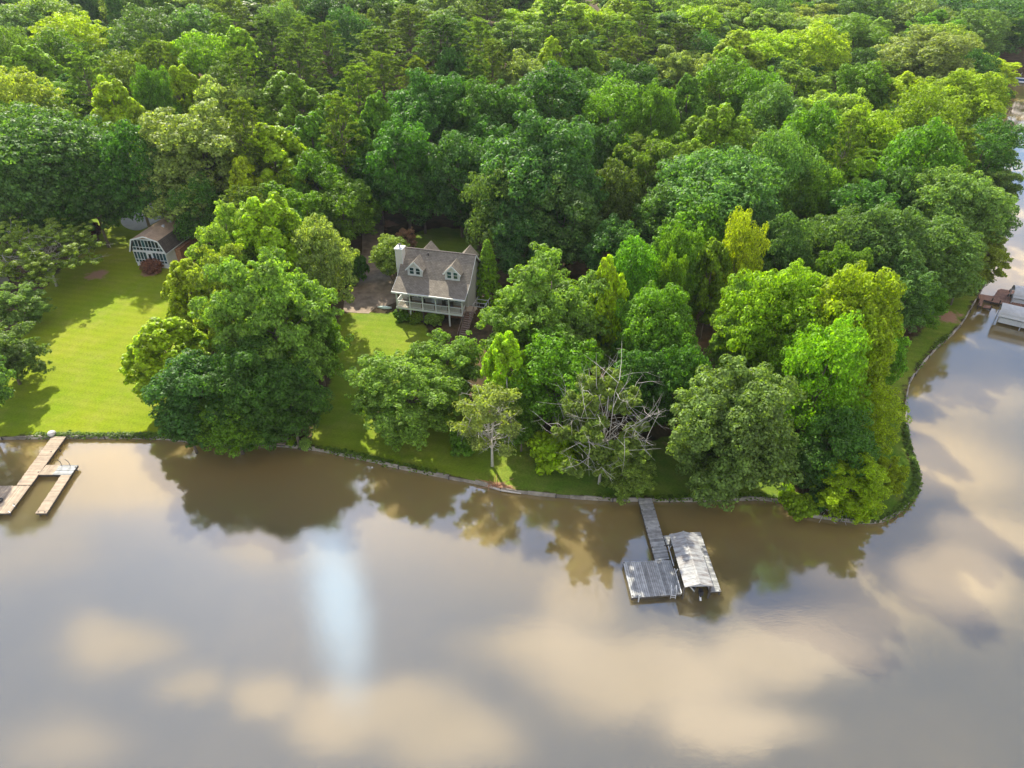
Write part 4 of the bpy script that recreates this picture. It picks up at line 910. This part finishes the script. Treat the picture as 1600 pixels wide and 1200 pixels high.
# white frame of a garden enclosure beside the stairs
g = ground(748, 497); fr = thing('garden_frame', 'open white metal frame beside the foot of the porch stairs', 'frame', tuple(g), house.rotation_euler.z)
for i in range(4):
    for x in (-.9, .9): MB().box(x - .03, x + .03, i * 1.1 - .03, i * 1.1 + .03, -.2, 1.9).build('post', M_WHITE, fr)
    MB().box(-.87, .87, i * 1.1 - .03, i * 1.1 + .03, 1.84, 1.9).build('crossbar', M_WHITE, fr)
for x in (-.9, .9): MB().box(x - .03, x + .03, 0, 3.3, 1.905, 1.96).build('side_rail', M_WHITE, fr)
# stepladder leaning by the porch
g = ground(643, 494); ld = thing('stepladder', 'white stepladder standing under the left of the porch', 'ladder', tuple(g), house.rotation_euler.z)
for s in (-1, 1): MB().bar((s * .28, -.5, 0), (s * .15, 0, 1.9), .06, .05).build('side_rail', M_WHITE, ld); MB().bar((s * .28, .5, 0), (s * .15, .02, 1.9), .05, .04).build('rear_leg', M_WHITE, ld)
for k in range(5): f = (k + 1) / 6; MB().bar((-.27 + .12 * f, -.5 + .5 * f, 1.9 * f), (.27 - .12 * f, -.5 + .5 * f, 1.9 * f), .09, .03).build('step', M_WHITE, ld)
# upturned kayak
g = ground(601, 481); ky = thing('kayak', 'pale green upturned kayak where the driveway meets the lawn', 'kayak', tuple(g), R(-9))
def hull(L, Wd, Ht, n=14, k=8, taper=2.0):
    V, F = [], []
    for i in range(n + 1):
        s = -1 + 2 * i / n; wd = Wd / 2 * max(.02, 1 - abs(s) ** taper); hh = Ht * (.35 + .65 * (1 - abs(s) ** 2.5))
        for j in range(k + 1):
            a = math.pi * j / k; V.append((s * L / 2, -math.cos(a) * wd, math.sin(a) * hh))
    for i in range(n):
        for j in range(k): a = i * (k + 1) + j; F.append((a, a + k + 1, a + k + 2, a + 1))
    return V, F
V, F_ = hull(2.3, .62, .30); mb = MB(); mb.add(V, F_); mb.build('hull', M_HULL, ky, True)
MB().bar((-1.1, 0, .12), (1.1, 0, .33), .03, .03).build('keel_strip', M_WHITE, ky)

# ---------------------------------------------------------------- the glass-fronted gambrel house
gh = thing('gambrel_house', 'gambrel-roofed house with a glazed white two-storey front beside the left lawn', 'house', (-62.1, 106.9, 1.85), R(-9.5))
GW, GD = 5.8, 12.5
PR = [(-.30, 2.95), (.55, 5.05), (2.9, 5.75), (5.25, 5.05), (6.1, 2.95)]
MB().prism([(.02, 0), (GW - .02, 0), (GW - .02, 2.95), (5.15, 4.95), (2.9, 5.6), (.65, 4.95), (.02, 2.95)], 'y', .1, GD).build('wall', M_WHITE, gh)
for i, (a, b) in enumerate(zip(PR[:-1], PR[1:])):
    MB().quadslab([(a[0], -.3, a[1]), (b[0], -.3, b[1]), (b[0], GD + .3, b[1]), (a[0], GD + .3, a[1])], .14).build('roof_plane', [M_SHINGLE3, M_SHINGLE2, M_SHINGLE2, M_SHINGLE3][i], gh)
mb = MB()
for a, b in zip(PR[:-1], PR[1:]): mb.bar((a[0], -.33, a[1] - .08), (b[0], -.33, b[1] - .08), .05, .22)
mb.bar((6.12, -.3, 2.86), (6.12, GD, 2.86), .06, .18); mb.build('fascia', M_WHITE, gh)
mb = MB().prism([(1.6, 5.12), (4.2, 5.12), (2.9, 5.48)], 'y', .03, .095); mb.build('gable_panel', M_SHINGLE2, gh)
# upper glazing, lower glazing: mullions in one frame, every pane a part
up = MB(); lowf = MB()
up.box(.1, GW - .1, -.02, .095, 3.02, 3.14); up.box(.62, 5.18, -.02, .095, 4.92, 5.04); up.box(.3, 5.5, -.02, .095, 3.62, 3.70)
def xlim(z): f = (z - 2.95) / 2.1; return -.05 + .75 * f + .12, GW + .05 - .75 * f - .12
nc = 9; xs_ = np.linspace(.22, GW - .22, nc + 1)
for k in range(nc + 1):
    x = xs_[k]; dmin = min(x, GW - x); zt = 4.92 if dmin > .75 else 3.0 + (dmin + .1) / .85 * 1.92
    if zt > 3.2: up.box(x - .035, x + .035, -.01, .095, 3.14, zt)
upf = up.build('upper_window_frame', M_WHITE, gh)
for k in range(nc):
    x0, x1 = xs_[k] + .04, xs_[k + 1] - .04
    def zt(x): d_ = min(x, GW - x); return 4.90 if d_ > .75 else 3.0 + (d_ + .02) / .85 * 1.92
    MB().box(x0, x1, .02, .06, 3.15, 3.6).build('pane', M_GLASS, upf)
    za, zb_ = zt(x0), zt(x1)
    if max(za, zb_) > 3.9: MB().prism([(x0, 3.72), (x1, 3.72), (x1, max(zb_, 3.75)), (x0, max(za, 3.75))], 'y', .02, .06).build('pane', M_GLASS, upf)
lowf.box(.0, GW, -.04, .095, 2.80, 2.94); lowf.box(.0, GW, -.04, .095, .92, 1.02); lowf.box(.05, 2.45, -.01, .095, 1.45, 1.53); lowf.box(3.3, GW - .05, -.01, .095, 1.45, 1.53)
xl = [.08, .62, 1.16, 1.72, 2.32, 3.42, 4.0, 4.58, 5.16, 5.72]
for x in xl: lowf.box(x - .04, x + .04, -.02, .095, 1.02, 2.8)
lf = lowf.build('lower_window_frame', M_WHITE, gh)
for a, b in zip(xl[:-1], xl[1:]):
    if a == 2.32: continue
    MB().box(a + .045, b - .045, .02, .06, 1.03, 1.44).build('pane', M_GLASS, lf); MB().box(a + .045, b - .045, .02, .06, 1.54, 2.79).build('pane', M_GLASS, lf)
dd_ = MB(); dd_.box(2.42, 3.32, .0, .07, .2, 2.78); dd_ = dd_.build('door', M_WHITE, gh); MB().box(2.62, 3.12, -.02, -.002, 1.3, 2.55).build('pane', M_GLASS, dd_)
for (x, y) in ((3.6, 4.4), (3.6, 6.6)):
    z = 5.75 - (x - 2.9) * .3; MB().box(x - .2, x + .2, y - .2, y + .2, z - .1, z + .28).build('roof_vent', M_METAL, gh)
MB().box(GW + .003, GW + .9, 2.5, GD, 0, 2.55).build('side_wing', M_RUST, gh)
# grey shed roof at the left frame edge
g = ground(-14, 448); sh = thing('grey_shed', 'corner of a grey-roofed shed at the left edge beside the half-bare tree', 'shed', tuple(g), R(-14))
MB().box(-2.2, 1.4, -1.5, 2.2, 0, 2.2).build('wall', M_SIDING, sh)
MB().quadslab([(-2.5, -1.8, 2.25), (1.7, -1.8, 2.25), (1.7, .35, 3.1), (-2.5, .35, 3.1)], .1).build('roof_plane', M_METAL, sh)
MB().quadslab([(-2.5, .35, 3.1), (1.7, .35, 3.1), (1.7, 2.5, 2.25), (-2.5, 2.5, 2.25)], .1).build('roof_plane', M_METAL, sh)
# roof far away in the trees at top left
g = ground(180, 74); fh = thing('distant_house', 'brown roofed house in a clearing far back in the forest', 'house', tuple(g), R(38))
MB().box(-7, 7, -4, 4, 0, 3).build('wall', M_SIDING2, fh)
MB().quadslab([(-7.5, -4.5, 2.9), (7.5, -4.5, 2.9), (7.5, 0, 6.2), (-7.5, 0, 6.2)], .15).build('roof_plane', M_SHINGLE2, fh)
MB().quadslab([(-7.5, 0, 6.2), (7.5, 0, 6.2), (7.5, 4.5, 2.9), (-7.5, 4.5, 2.9)], .15).build('roof_plane', M_SHINGLE2, fh)
MB().box(-1.5, -.5, 1, 2, 4, 7.4).build('chimney', M_WHITE, fh)

# ---------------------------------------------------------------- docks
DZ = .55
def deck_quad(parent, c, m, pw=.19, gap=.03, z=DZ, skirt=True, org=(0, 0)):
    """planks fill the quad c0-c1-c2-c3; they run from edge c0c1's side c0->c1 direction, stepping towards c3/c2"""
    c = [np.array(p[:2]) - np.array(org[:2]) for p in c]
    L = (np.linalg.norm(c[3] - c[0]) + np.linalg.norm(c[2] - c[1])) / 2; n = max(1, int(round(L / pw)))
    for i in range(n):
        f0, f1 = (i + gap / pw / 2) / n, (i + 1 - gap / pw / 2) / n
        a, b = c[0] + (c[3] - c[0]) * f0, c[1] + (c[2] - c[1]) * f0
        d, e = c[0] + (c[3] - c[0]) * f1, c[1] + (c[2] - c[1]) * f1
        j = random.uniform(-.012, .012); u = (b - a) / np.linalg.norm(b - a); ex = random.uniform(-.02, .03)
        a, d = a - u * ex, d - u * ex; b, e = b + u * random.uniform(-.02, .03), e + u * random.uniform(-.02, .03)
        mb = MB(); mb.quadslab([(*a, z + j), (*b, z + j), (*e, z + j), (*d, z + j)], .05)
        mb.build('plank', m, parent)
    if skirt:
        mb = MB()
        for p, q in ((c[0], c[1]), (c[1], c[2]), (c[2], c[3]), (c[3], c[0])):
            q_, p_ = q, p; mid_ = sum(c) / 4; p_ = p + (mid_ - p) * .03; q_ = q + (mid_ - q) * .03
            mb.bar((*p_, z - .17), (*q_, z - .17), .08, .2)
        mb.build('beam', M_BEAM, parent)
def pilings(parent, pts, org, top=DZ + .02, r=.08, m=M_BEAM):
    for p in pts: MB().tube([(p[0] - org[0], p[1] - org[1], -1), (p[0] - org[0], p[1] - org[1], top)], r, 8).build('piling', m, parent)
def Q(*pp, z=DZ): return [at(x, y, z)[:2] for x, y in pp]
# centre dock
wl = Q((997, 779), (1018, 778), (1046, 873), (1024, 876)); org = wl[0]
dk = thing('wooden_dock', 'long grey weathered dock with a square swim platform', 'dock', (*org, 0))
deck_quad(dk, wl, M_DECK, org=org)
plat = Q((973, 878), (1048, 875), (1065, 928), (987, 934))
deck_quad(dk, [plat[1], plat[2], plat[3], plat[0]], M_DECK, org=org)
deck_quad(dk, Q((1037, 837), (1050, 836), (1054, 850), (1041, 851)), M_DECK, org=org)
sidew = Q((1077, 832), (1094, 831), (1127, 924), (1109, 925)); deck_quad(dk, sidew, M_DECK, org=org)
cross_ = Q((1046, 834), (1077, 832), (1080, 842), (1049, 845)); deck_quad(dk, [cross_[0], cross_[1], cross_[2], cross_[3]], M_DECK, org=org)
pilings(dk, [plat[0] + (.1, -.1), plat[3] + (.1, .2), plat[2] + (-.1, .2), sidew[2] + (-.1, .1), sidew[3] + (.1, .1)] + [wl[0] * (1 - f) + wl[3] * f + (.08, 0) for f in (.2, .5, .8)] + [wl[1] * (1 - f) + wl[2] * f + (-.08, 0) for f in (.2, .5, .8)], org)
# boathouse canopy: local frame along the slip
eL0, eR0, eL1 = [at(x, y, 2.75) for x, y in ((1046, 823), (1091, 820), (1073, 915))]
CZ = 1.95; c0 = at(1046, 835, CZ); c1 = at(1070, 918, CZ); cR = at(1087, 833, CZ)
ax = (c1 - c0)[:2]; Lc = np.linalg.norm(ax); ax /= Lc; yaw = math.atan2(ax[1], ax[0]) + R(90)
Wc = float(abs(np.cross(ax, (cR - c0)[:2])))
bh = thing('boat_canopy', 'stained grey metal canopy over the boat slip beside the grey dock', 'boathouse', (c0[0], c0[1], 0), yaw)
# local: x across (to the right), -y along the slip towards the camera
def ribbed(x0, z0, x1, z1, y0, y1, n):
    mb = MB(); ys_ = np.linspace(y0, y1, n * 2 + 1)
    for k in range(n * 2):
        d0, d1 = (.025 if k % 2 else 0), (0 if k % 2 else .025)
        mb.quadslab([(x0, ys_[k + 1], z0 + d1), (x1, ys_[k + 1], z1 + d1), (x1, ys_[k], z1 + d0), (x0, ys_[k], z0 + d0)], .03)
    return mb
rp = MB()
Pn = 9; step = Lc / Pn
for k in range(Pn):
    for (xa, za, xb, zb_) in ((0, CZ, Wc * .5, CZ + .4), (Wc * .5, CZ + .4, Wc, CZ)):
        o = ribbed(xa, za, xb, zb_, -k * step - .01, -(k + 1) * step + .01, 5).build('roof_panel', M_CANOPY, bh)
MB().bar((Wc / 2, 0, CZ + .44), (Wc / 2, -Lc, CZ + .44), .16, .03).build('ridge_cap', M_CANOPY, bh)
for y in (-.15, -Lc + .15):
    MB().prism([(.05, CZ - .06), (Wc - .05, CZ - .06), (Wc / 2, CZ + .33)], 'y', y - .03, y + .03).build('gable_panel', M_METAL, bh)
for i in range(4):
    for x in (.12, Wc - .12):
        y = -.3 - i * (Lc - .6) / 3; MB().box(x - .06, x + .06, y - .06, y + .06, -1, CZ - .05).build('post', M_BEAM, bh)
for x in (.12, Wc - .12): MB().bar((x, -.1, CZ - .1), (x, -Lc + .1, CZ - .1), .09, .12).build('beam', M_BEAM, bh)
for (y0, y1) in ((-.35, -Lc * .45), (-Lc * .5, -Lc + .35)):
    MB().bar((-.05, y0, .75), (-.05, y1, .75), .07, .07).build('lift_rail', M_WHITE, bh); MB().bar((-.05, y0 - .2, .2), (-.05, y0 - .8, 1.6), .06, .06).build('lift_brace', M_METAL, bh)
# boat inside the slip
bt = thing('motor_boat', 'small boat under the stained canopy with its dark outboard showing', 'boat', (c0[0], c0[1], 0), yaw)
V, F_ = hull(5.2, 1.5, .7); V = [(Wc * .45 + y, -Lc + 3.0 + x, .95 - z) for x, y, z in V]; mb = MB(); mb.add(V, F_); mb.build('hull', M_WHITE, bt, True)
MB().box(Wc * .45 - .62, Wc * .45 + .62, -Lc + .9, -Lc + 4.6, .90, .94).build('boat_floor', M_DECKTAN, bt)
om = MB().box(Wc * .45 + .28, Wc * .45 + .62, -Lc - .12, -Lc + .38, .85, 1.35).build('outboard', M_BLACK, bt)
MB().box(Wc * .45 + .40, Wc * .45 + .50, -Lc - .02, -Lc + .18, -.2, .85).build('outboard_leg', M_BLACK, bt)
MB().bar((Wc * .45 + .45, -Lc - .25, .35), (Wc * .45 + .45, -Lc + .1, .6), .16, .06).build('outboard_fin', M_WHITE, bt)
# swim ladder and post on the platform
lp = at(1052, 927, DZ); sl = thing('swim_ladder', 'white swim ladder at the outer edge of the square platform', 'ladder', tuple(lp), R(-3))
for s in (-1, 1): MB().tube([(s * .22, .5, 0), (s * .22, .3, .75), (s * .22, -.12, .6), (s * .22, -.18, -1.0)], .03, 6).build('side_rail', M_WHITE, sl)
for k in range(4): MB().bar((-.22, -.17, -.1 - k * .25), (.22, -.17, -.1 - k * .25), .07, .03).build('rung', M_WHITE, sl)
pp = at(998, 932, DZ); q = MB().tube([(pp[0], pp[1] - .15, -.9), (pp[0], pp[1] - .15, DZ + .35)], .06, 8).build('mooring_post', M_WHITE); q['label'] = 'short white post at the left outer corner of the square platform'; q['category'] = 'post'
# left dock
a_w = Q((81, 684), (103, 684), (59.3, 741), (38, 741)); org = a_w[0]
ld_ = thing('wooden_dock', 'tan wooden dock with a side finger and a boat slip at left', 'dock', (*org, 0))
left_edge = lambda y: 81 + (24 - 81) * (y - 685) / (760 - 685)
right_edge = lambda y: 103 + (14.7 - 103) * (y - 684) / (802.7 - 684)
deck_quad(ld_, Q((81, 682), (103, 682), (right_edge(758), 758), (left_edge(758), 758)), M_DECKTAN, org=org)
deck_quad(ld_, Q((72, 726.2), (60.3, 741.5), (82, 741.5), (94, 726.5)), M_DECKTAN, org=org)
deck_quad(ld_, Q((94, 726.5), (122, 726.5), (111, 741.5), (82, 741.5)), M_DECK, org=org)
deck_quad(ld_, Q((95.5, 742), (111, 742), (72.5, 802), (55, 802)), M_DECKTAN, org=org)
deck_quad(ld_, [Q((right_edge(759), 759))[0], Q((right_edge(802), 802))[0], Q((-140, 802))[0], Q((-100, 759))[0]], M_DECKTAN, org=org)
pilings(ld_, Q((60, 800), (70, 800), (118, 730), (14, 800), (22, 788), (80, 706), (92, 700), (60, 738)), org, DZ + .05)
for (px_q, py_q) in ((20, 790), (13, 800)):
    e_ = at(px_q, py_q, DZ); MB().tube([(e_[0] - org[0] + .05, e_[1] - org[1], DZ + .08), (e_[0] - org[0] + .35, e_[1] - org[1] - .2, DZ + .08)], .05, 6).build('dock_bumper', M_WHITE, ld_)
for (px_q, lab) in ((97, 'thin bent metal rod on the side arm of the tan dock, left one'), (110, 'thin bent metal rod on the side arm of the tan dock, right one')):
    e_ = at(px_q, 728, DZ); r_ = MB().tube([(e_[0], e_[1], DZ), (e_[0], e_[1], DZ + .6), (e_[0] - .35, e_[1] + .1, DZ + .9)], .03, 5).build('rod_holder', M_BLACK); r_['label'] = lab; r_['category'] = 'rod holder'
e_ = at(-1, 783, DZ + .02); tb = thing('tyre', 'black tyre lying on the tan dock at the left edge', 'tyre', tuple(e_))
tv = MB(); tv.tube([(math.cos(a) * .3, math.sin(a) * .3, .1) for a in np.linspace(0, 2 * math.pi, 15)], .1, 6, cap=False); tv.build('rubber_ring', M_BLACK, tb, True)
g = ground(82, 680); ur = thing('water_urn', 'pale round urn on the seawall at the head of the tan dock', 'urn', tuple(g))
MB().tube([(0, 0, -.1), (0, 0, .1), (0, 0, .35), (0, 0, .5)], [.25, .42, .46, .34], 14).build('bowl', M_STONE, ur, True); MB().tube([(0, 0, .505), (0, 0, .53)], .26, 12).build('lid', M_METAL, ur)
# right-hand dock, brown, with two vinyl canopies
cp = Q((1530, 459), (1560, 466), (1561, 474), (1529, 467)); org = cp[0]
rd = thing('wooden_dock', 'red brown dock with two pale canopies at the right edge', 'dock', (*org, 0))
deck_quad(rd, [Q((1529, 459))[0], Q((1529, 466))[0], Q((1562, 474))[0], Q((1562, 464))[0]], M_DECKRED, pw=.3, org=org)
deck_quad(rd, Q((1560, 452), (1578, 455), (1566, 474), (1548, 470)), M_DECKRED, pw=.3, org=org)
deck_quad(rd, [Q((1566, 462))[0], Q((1562, 474))[0], Q((1640, 486))[0], Q((1640, 474))[0]], M_DECKRED, pw=.3, org=org)
deck_quad(rd, [Q((1563, 451))[0], Q((1560, 457))[0], Q((1590, 461))[0], Q((1590, 455))[0]], M_DECKRED, pw=.3, org=org)
deck_quad(rd, Q((1532, 466), (1537, 467), (1534, 478), (1528, 477)), M_DECKRED, pw=.3, org=org)
deck_quad(rd, Q((1538, 476), (1550, 478), (1549, 482), (1536, 480)), M_DECKRED, pw=.3, org=org)
pilings(rd, Q((1529, 478), (1548, 482), (1550, 470), (1562, 474), (1577, 456), (1600, 480)), org, DZ + .5)
def vinyl_canopy(label, pA, pB, z, wd, ht):
    a, b = at(*pA, z), at(*pB, z); d = (b - a)[:2]; L = np.linalg.norm(d); yw = math.atan2(d[1], d[0])
    t = thing('boat_canopy', label, 'boathouse', (a[0], a[1], 0), yw, 'pale curved boat canopies')
    n = 10; ang = [math.pi * k / n for k in range(n + 1)]
    pr = [(-math.cos(q) * wd / 2, z + math.sin(q) * ht) for q in ang]
    nb = 8
    for s in range(nb):
        mb = MB(); x0_, x1_ = s * L / nb, (s + 1) * L / nb - .01
        mb.prism(pr + [(p[0] * .97, p[1] - .05) for p in pr[::-1]], 'x', x0_, x1_); mb.build('canopy_panel', M_VINYL, t)
    for s in (.1, L * .5, L - .2):
        for y in (-wd / 2 + .05, wd / 2 - .05): MB().box(s - .05, s + .05, y - .05, y + .05, -1, z).build('post', M_METAL, t)
    for y in (-wd / 2, wd / 2): MB().bar((0, y, z - .15), (L, y, z - .15), .08, .3).build('side_rail', M_WHITE, t)
    MB().box(0.3, L - .5, -wd * .33, wd * .33, .3, 1.1).build('lift_platform', M_WHITE, t)
M_VINYL = mat('grey_vinyl', (0.46, 0.47, 0.46), 0.5, 0.12, 1.5)
vinyl_canopy('pale curved boat canopy at the near side of the red brown dock', (1562, 484), (1640, 502), 1.8, 3.2, 1.0)
vinyl_canopy('pale curved boat canopy at the far side of the red brown dock', (1582, 456), (1650, 468), 1.8, 3.0, 1.0)
# far landing and moored pontoon at the upper right edge
e0, e1 = at(1577, 126, .5), at(1640, 131, .5); d = (e1 - e0)[:2]; yw = math.atan2(d[1], d[0])
fd = thing('floating_dock', 'white floating dock far up the inlet at the right edge', 'dock', (e0[0], e0[1], 0), yw)
L = float(np.linalg.norm(d))
for i in range(int(L / .6)): MB().box(i * .6, i * .6 + .56, -1.1, 1.1, .35, .5).build('plank', M_WHITE, fd)
MB().box(0, L, -1.2, 1.2, -.3, .33).build('float', M_BEAM, fd)
pb = thing('pontoon_boat', 'blue and white boat moored at the far floating dock', 'boat', (e0[0] + 4.5, e0[1] + 1.9, 0), yw)
V, F_ = hull(6.0, 2.2, 1.0); mb = MB(); mb.add([(x, y, .9 - z) for x, y, z in V], F_); mb.build('hull', mat('blue_hull', (.05, .12, .30), .4, .05), pb, True)
MB().box(-2.2, 2.0, -.8, .8, .85, .95).build('boat_floor', M_WHITE, pb); MB().bar((-.3, 0, .95), (.1, 0, 2.6), .5, .06).build('windscreen', M_WHITE, pb)
# driftwood and dead branches
def branch_thing(px, py, label, pts, r=.09):
    g = at(px, py, .15); t_ = thing('driftwood', label, 'driftwood', tuple(g))
    for p in pts: MB().tube(p, [r * 1.2, r, r * .5][:len(p)], 6).build('branch', M_BARE, t_)
branch_thing(785, 766, 'curved bare log lying in the water below the thin pale tree', [[(-1.6, .6, .15), (0, -.1, .1), (2.0, -.5, 0)]], .13)
tw = []
for _ in range(16):
    a = Vector((random.uniform(-1.4, 1.4), random.uniform(-.2, .6), random.uniform(0, .5))); d = Vector((random.gauss(.2, .6), random.gauss(-.8, .5), random.gauss(.05, .3))); tw.append([a, a + d * .5, a + d * random.uniform(.8, 1.3)])
branch_thing(1302, 803, 'tangle of bare grey twigs in the water beside the point', tw, .035)
tw = []
for _ in range(26):
    a = Vector((random.uniform(-.5, .5), random.uniform(-.4, .4), .1)); d = Vector((random.gauss(0, .9), random.gauss(0, .7), random.uniform(.1, .8))); tw.append([a, a + d * .6, a + d])
g = ground(770, 760); t_ = thing('brush_pile', 'brown brush pile on the bank below the thin pale tree', 'brush pile', tuple(g))
for p in tw: MB().tube(p, [.04, .03, .015], 4).build('branch', M_RUST, t_)
g = ground(587, 650); bo = thing('flower_bed_stone', 'pinkish boulder at the lawn edge of the big rounded tree', 'boulder', tuple(g))
mb = MB(); mb.tube([(0, 0, -.1), (.02, 0, .15), (.05, .05, .5), (0, 0, .75)], [.35, .5, .42, .15], 9); mb.build('rock', mat('pink_stone', (.42, .26, .22), .9, .25, 3), bo)
# shore landing under the left clump
g = ground(437, 690); lp_ = thing('shore_landing', 'small wooden landing at the water under the shore clump', 'landing', (g[0], g[1], .5), R(-6))
for i in range(9): MB().box(-1.6 + i * .28, -1.34 + i * .28, -.6, .6, 0, .06).build('plank', M_DECKTAN, lp_)
for y in (-.6, .6): MB().bar((-1.6, y, -.1), (.9, y, -.1), .1, .14).build('beam', M_BEAM, lp_)

# ---------------------------------------------------------------- summer haze
hm = bpy.data.materials.new('haze'); hm.use_nodes = True; t = NT(hm.node_tree)
v = t.add('ShaderNodeVolumePrincipled', {'Color': (0.80, 0.88, 0.95, 1), 'Density': 0.00008, 'Anisotropy': 0.2}); t.l.new(v.outputs[0], t.add('ShaderNodeOutputMaterial').inputs['Volume'])
HAZE = True
if HAZE:
    MB().box(-1000, 1000, -450, 1600, -6, 56).build('haze', hm, kind='stuff')
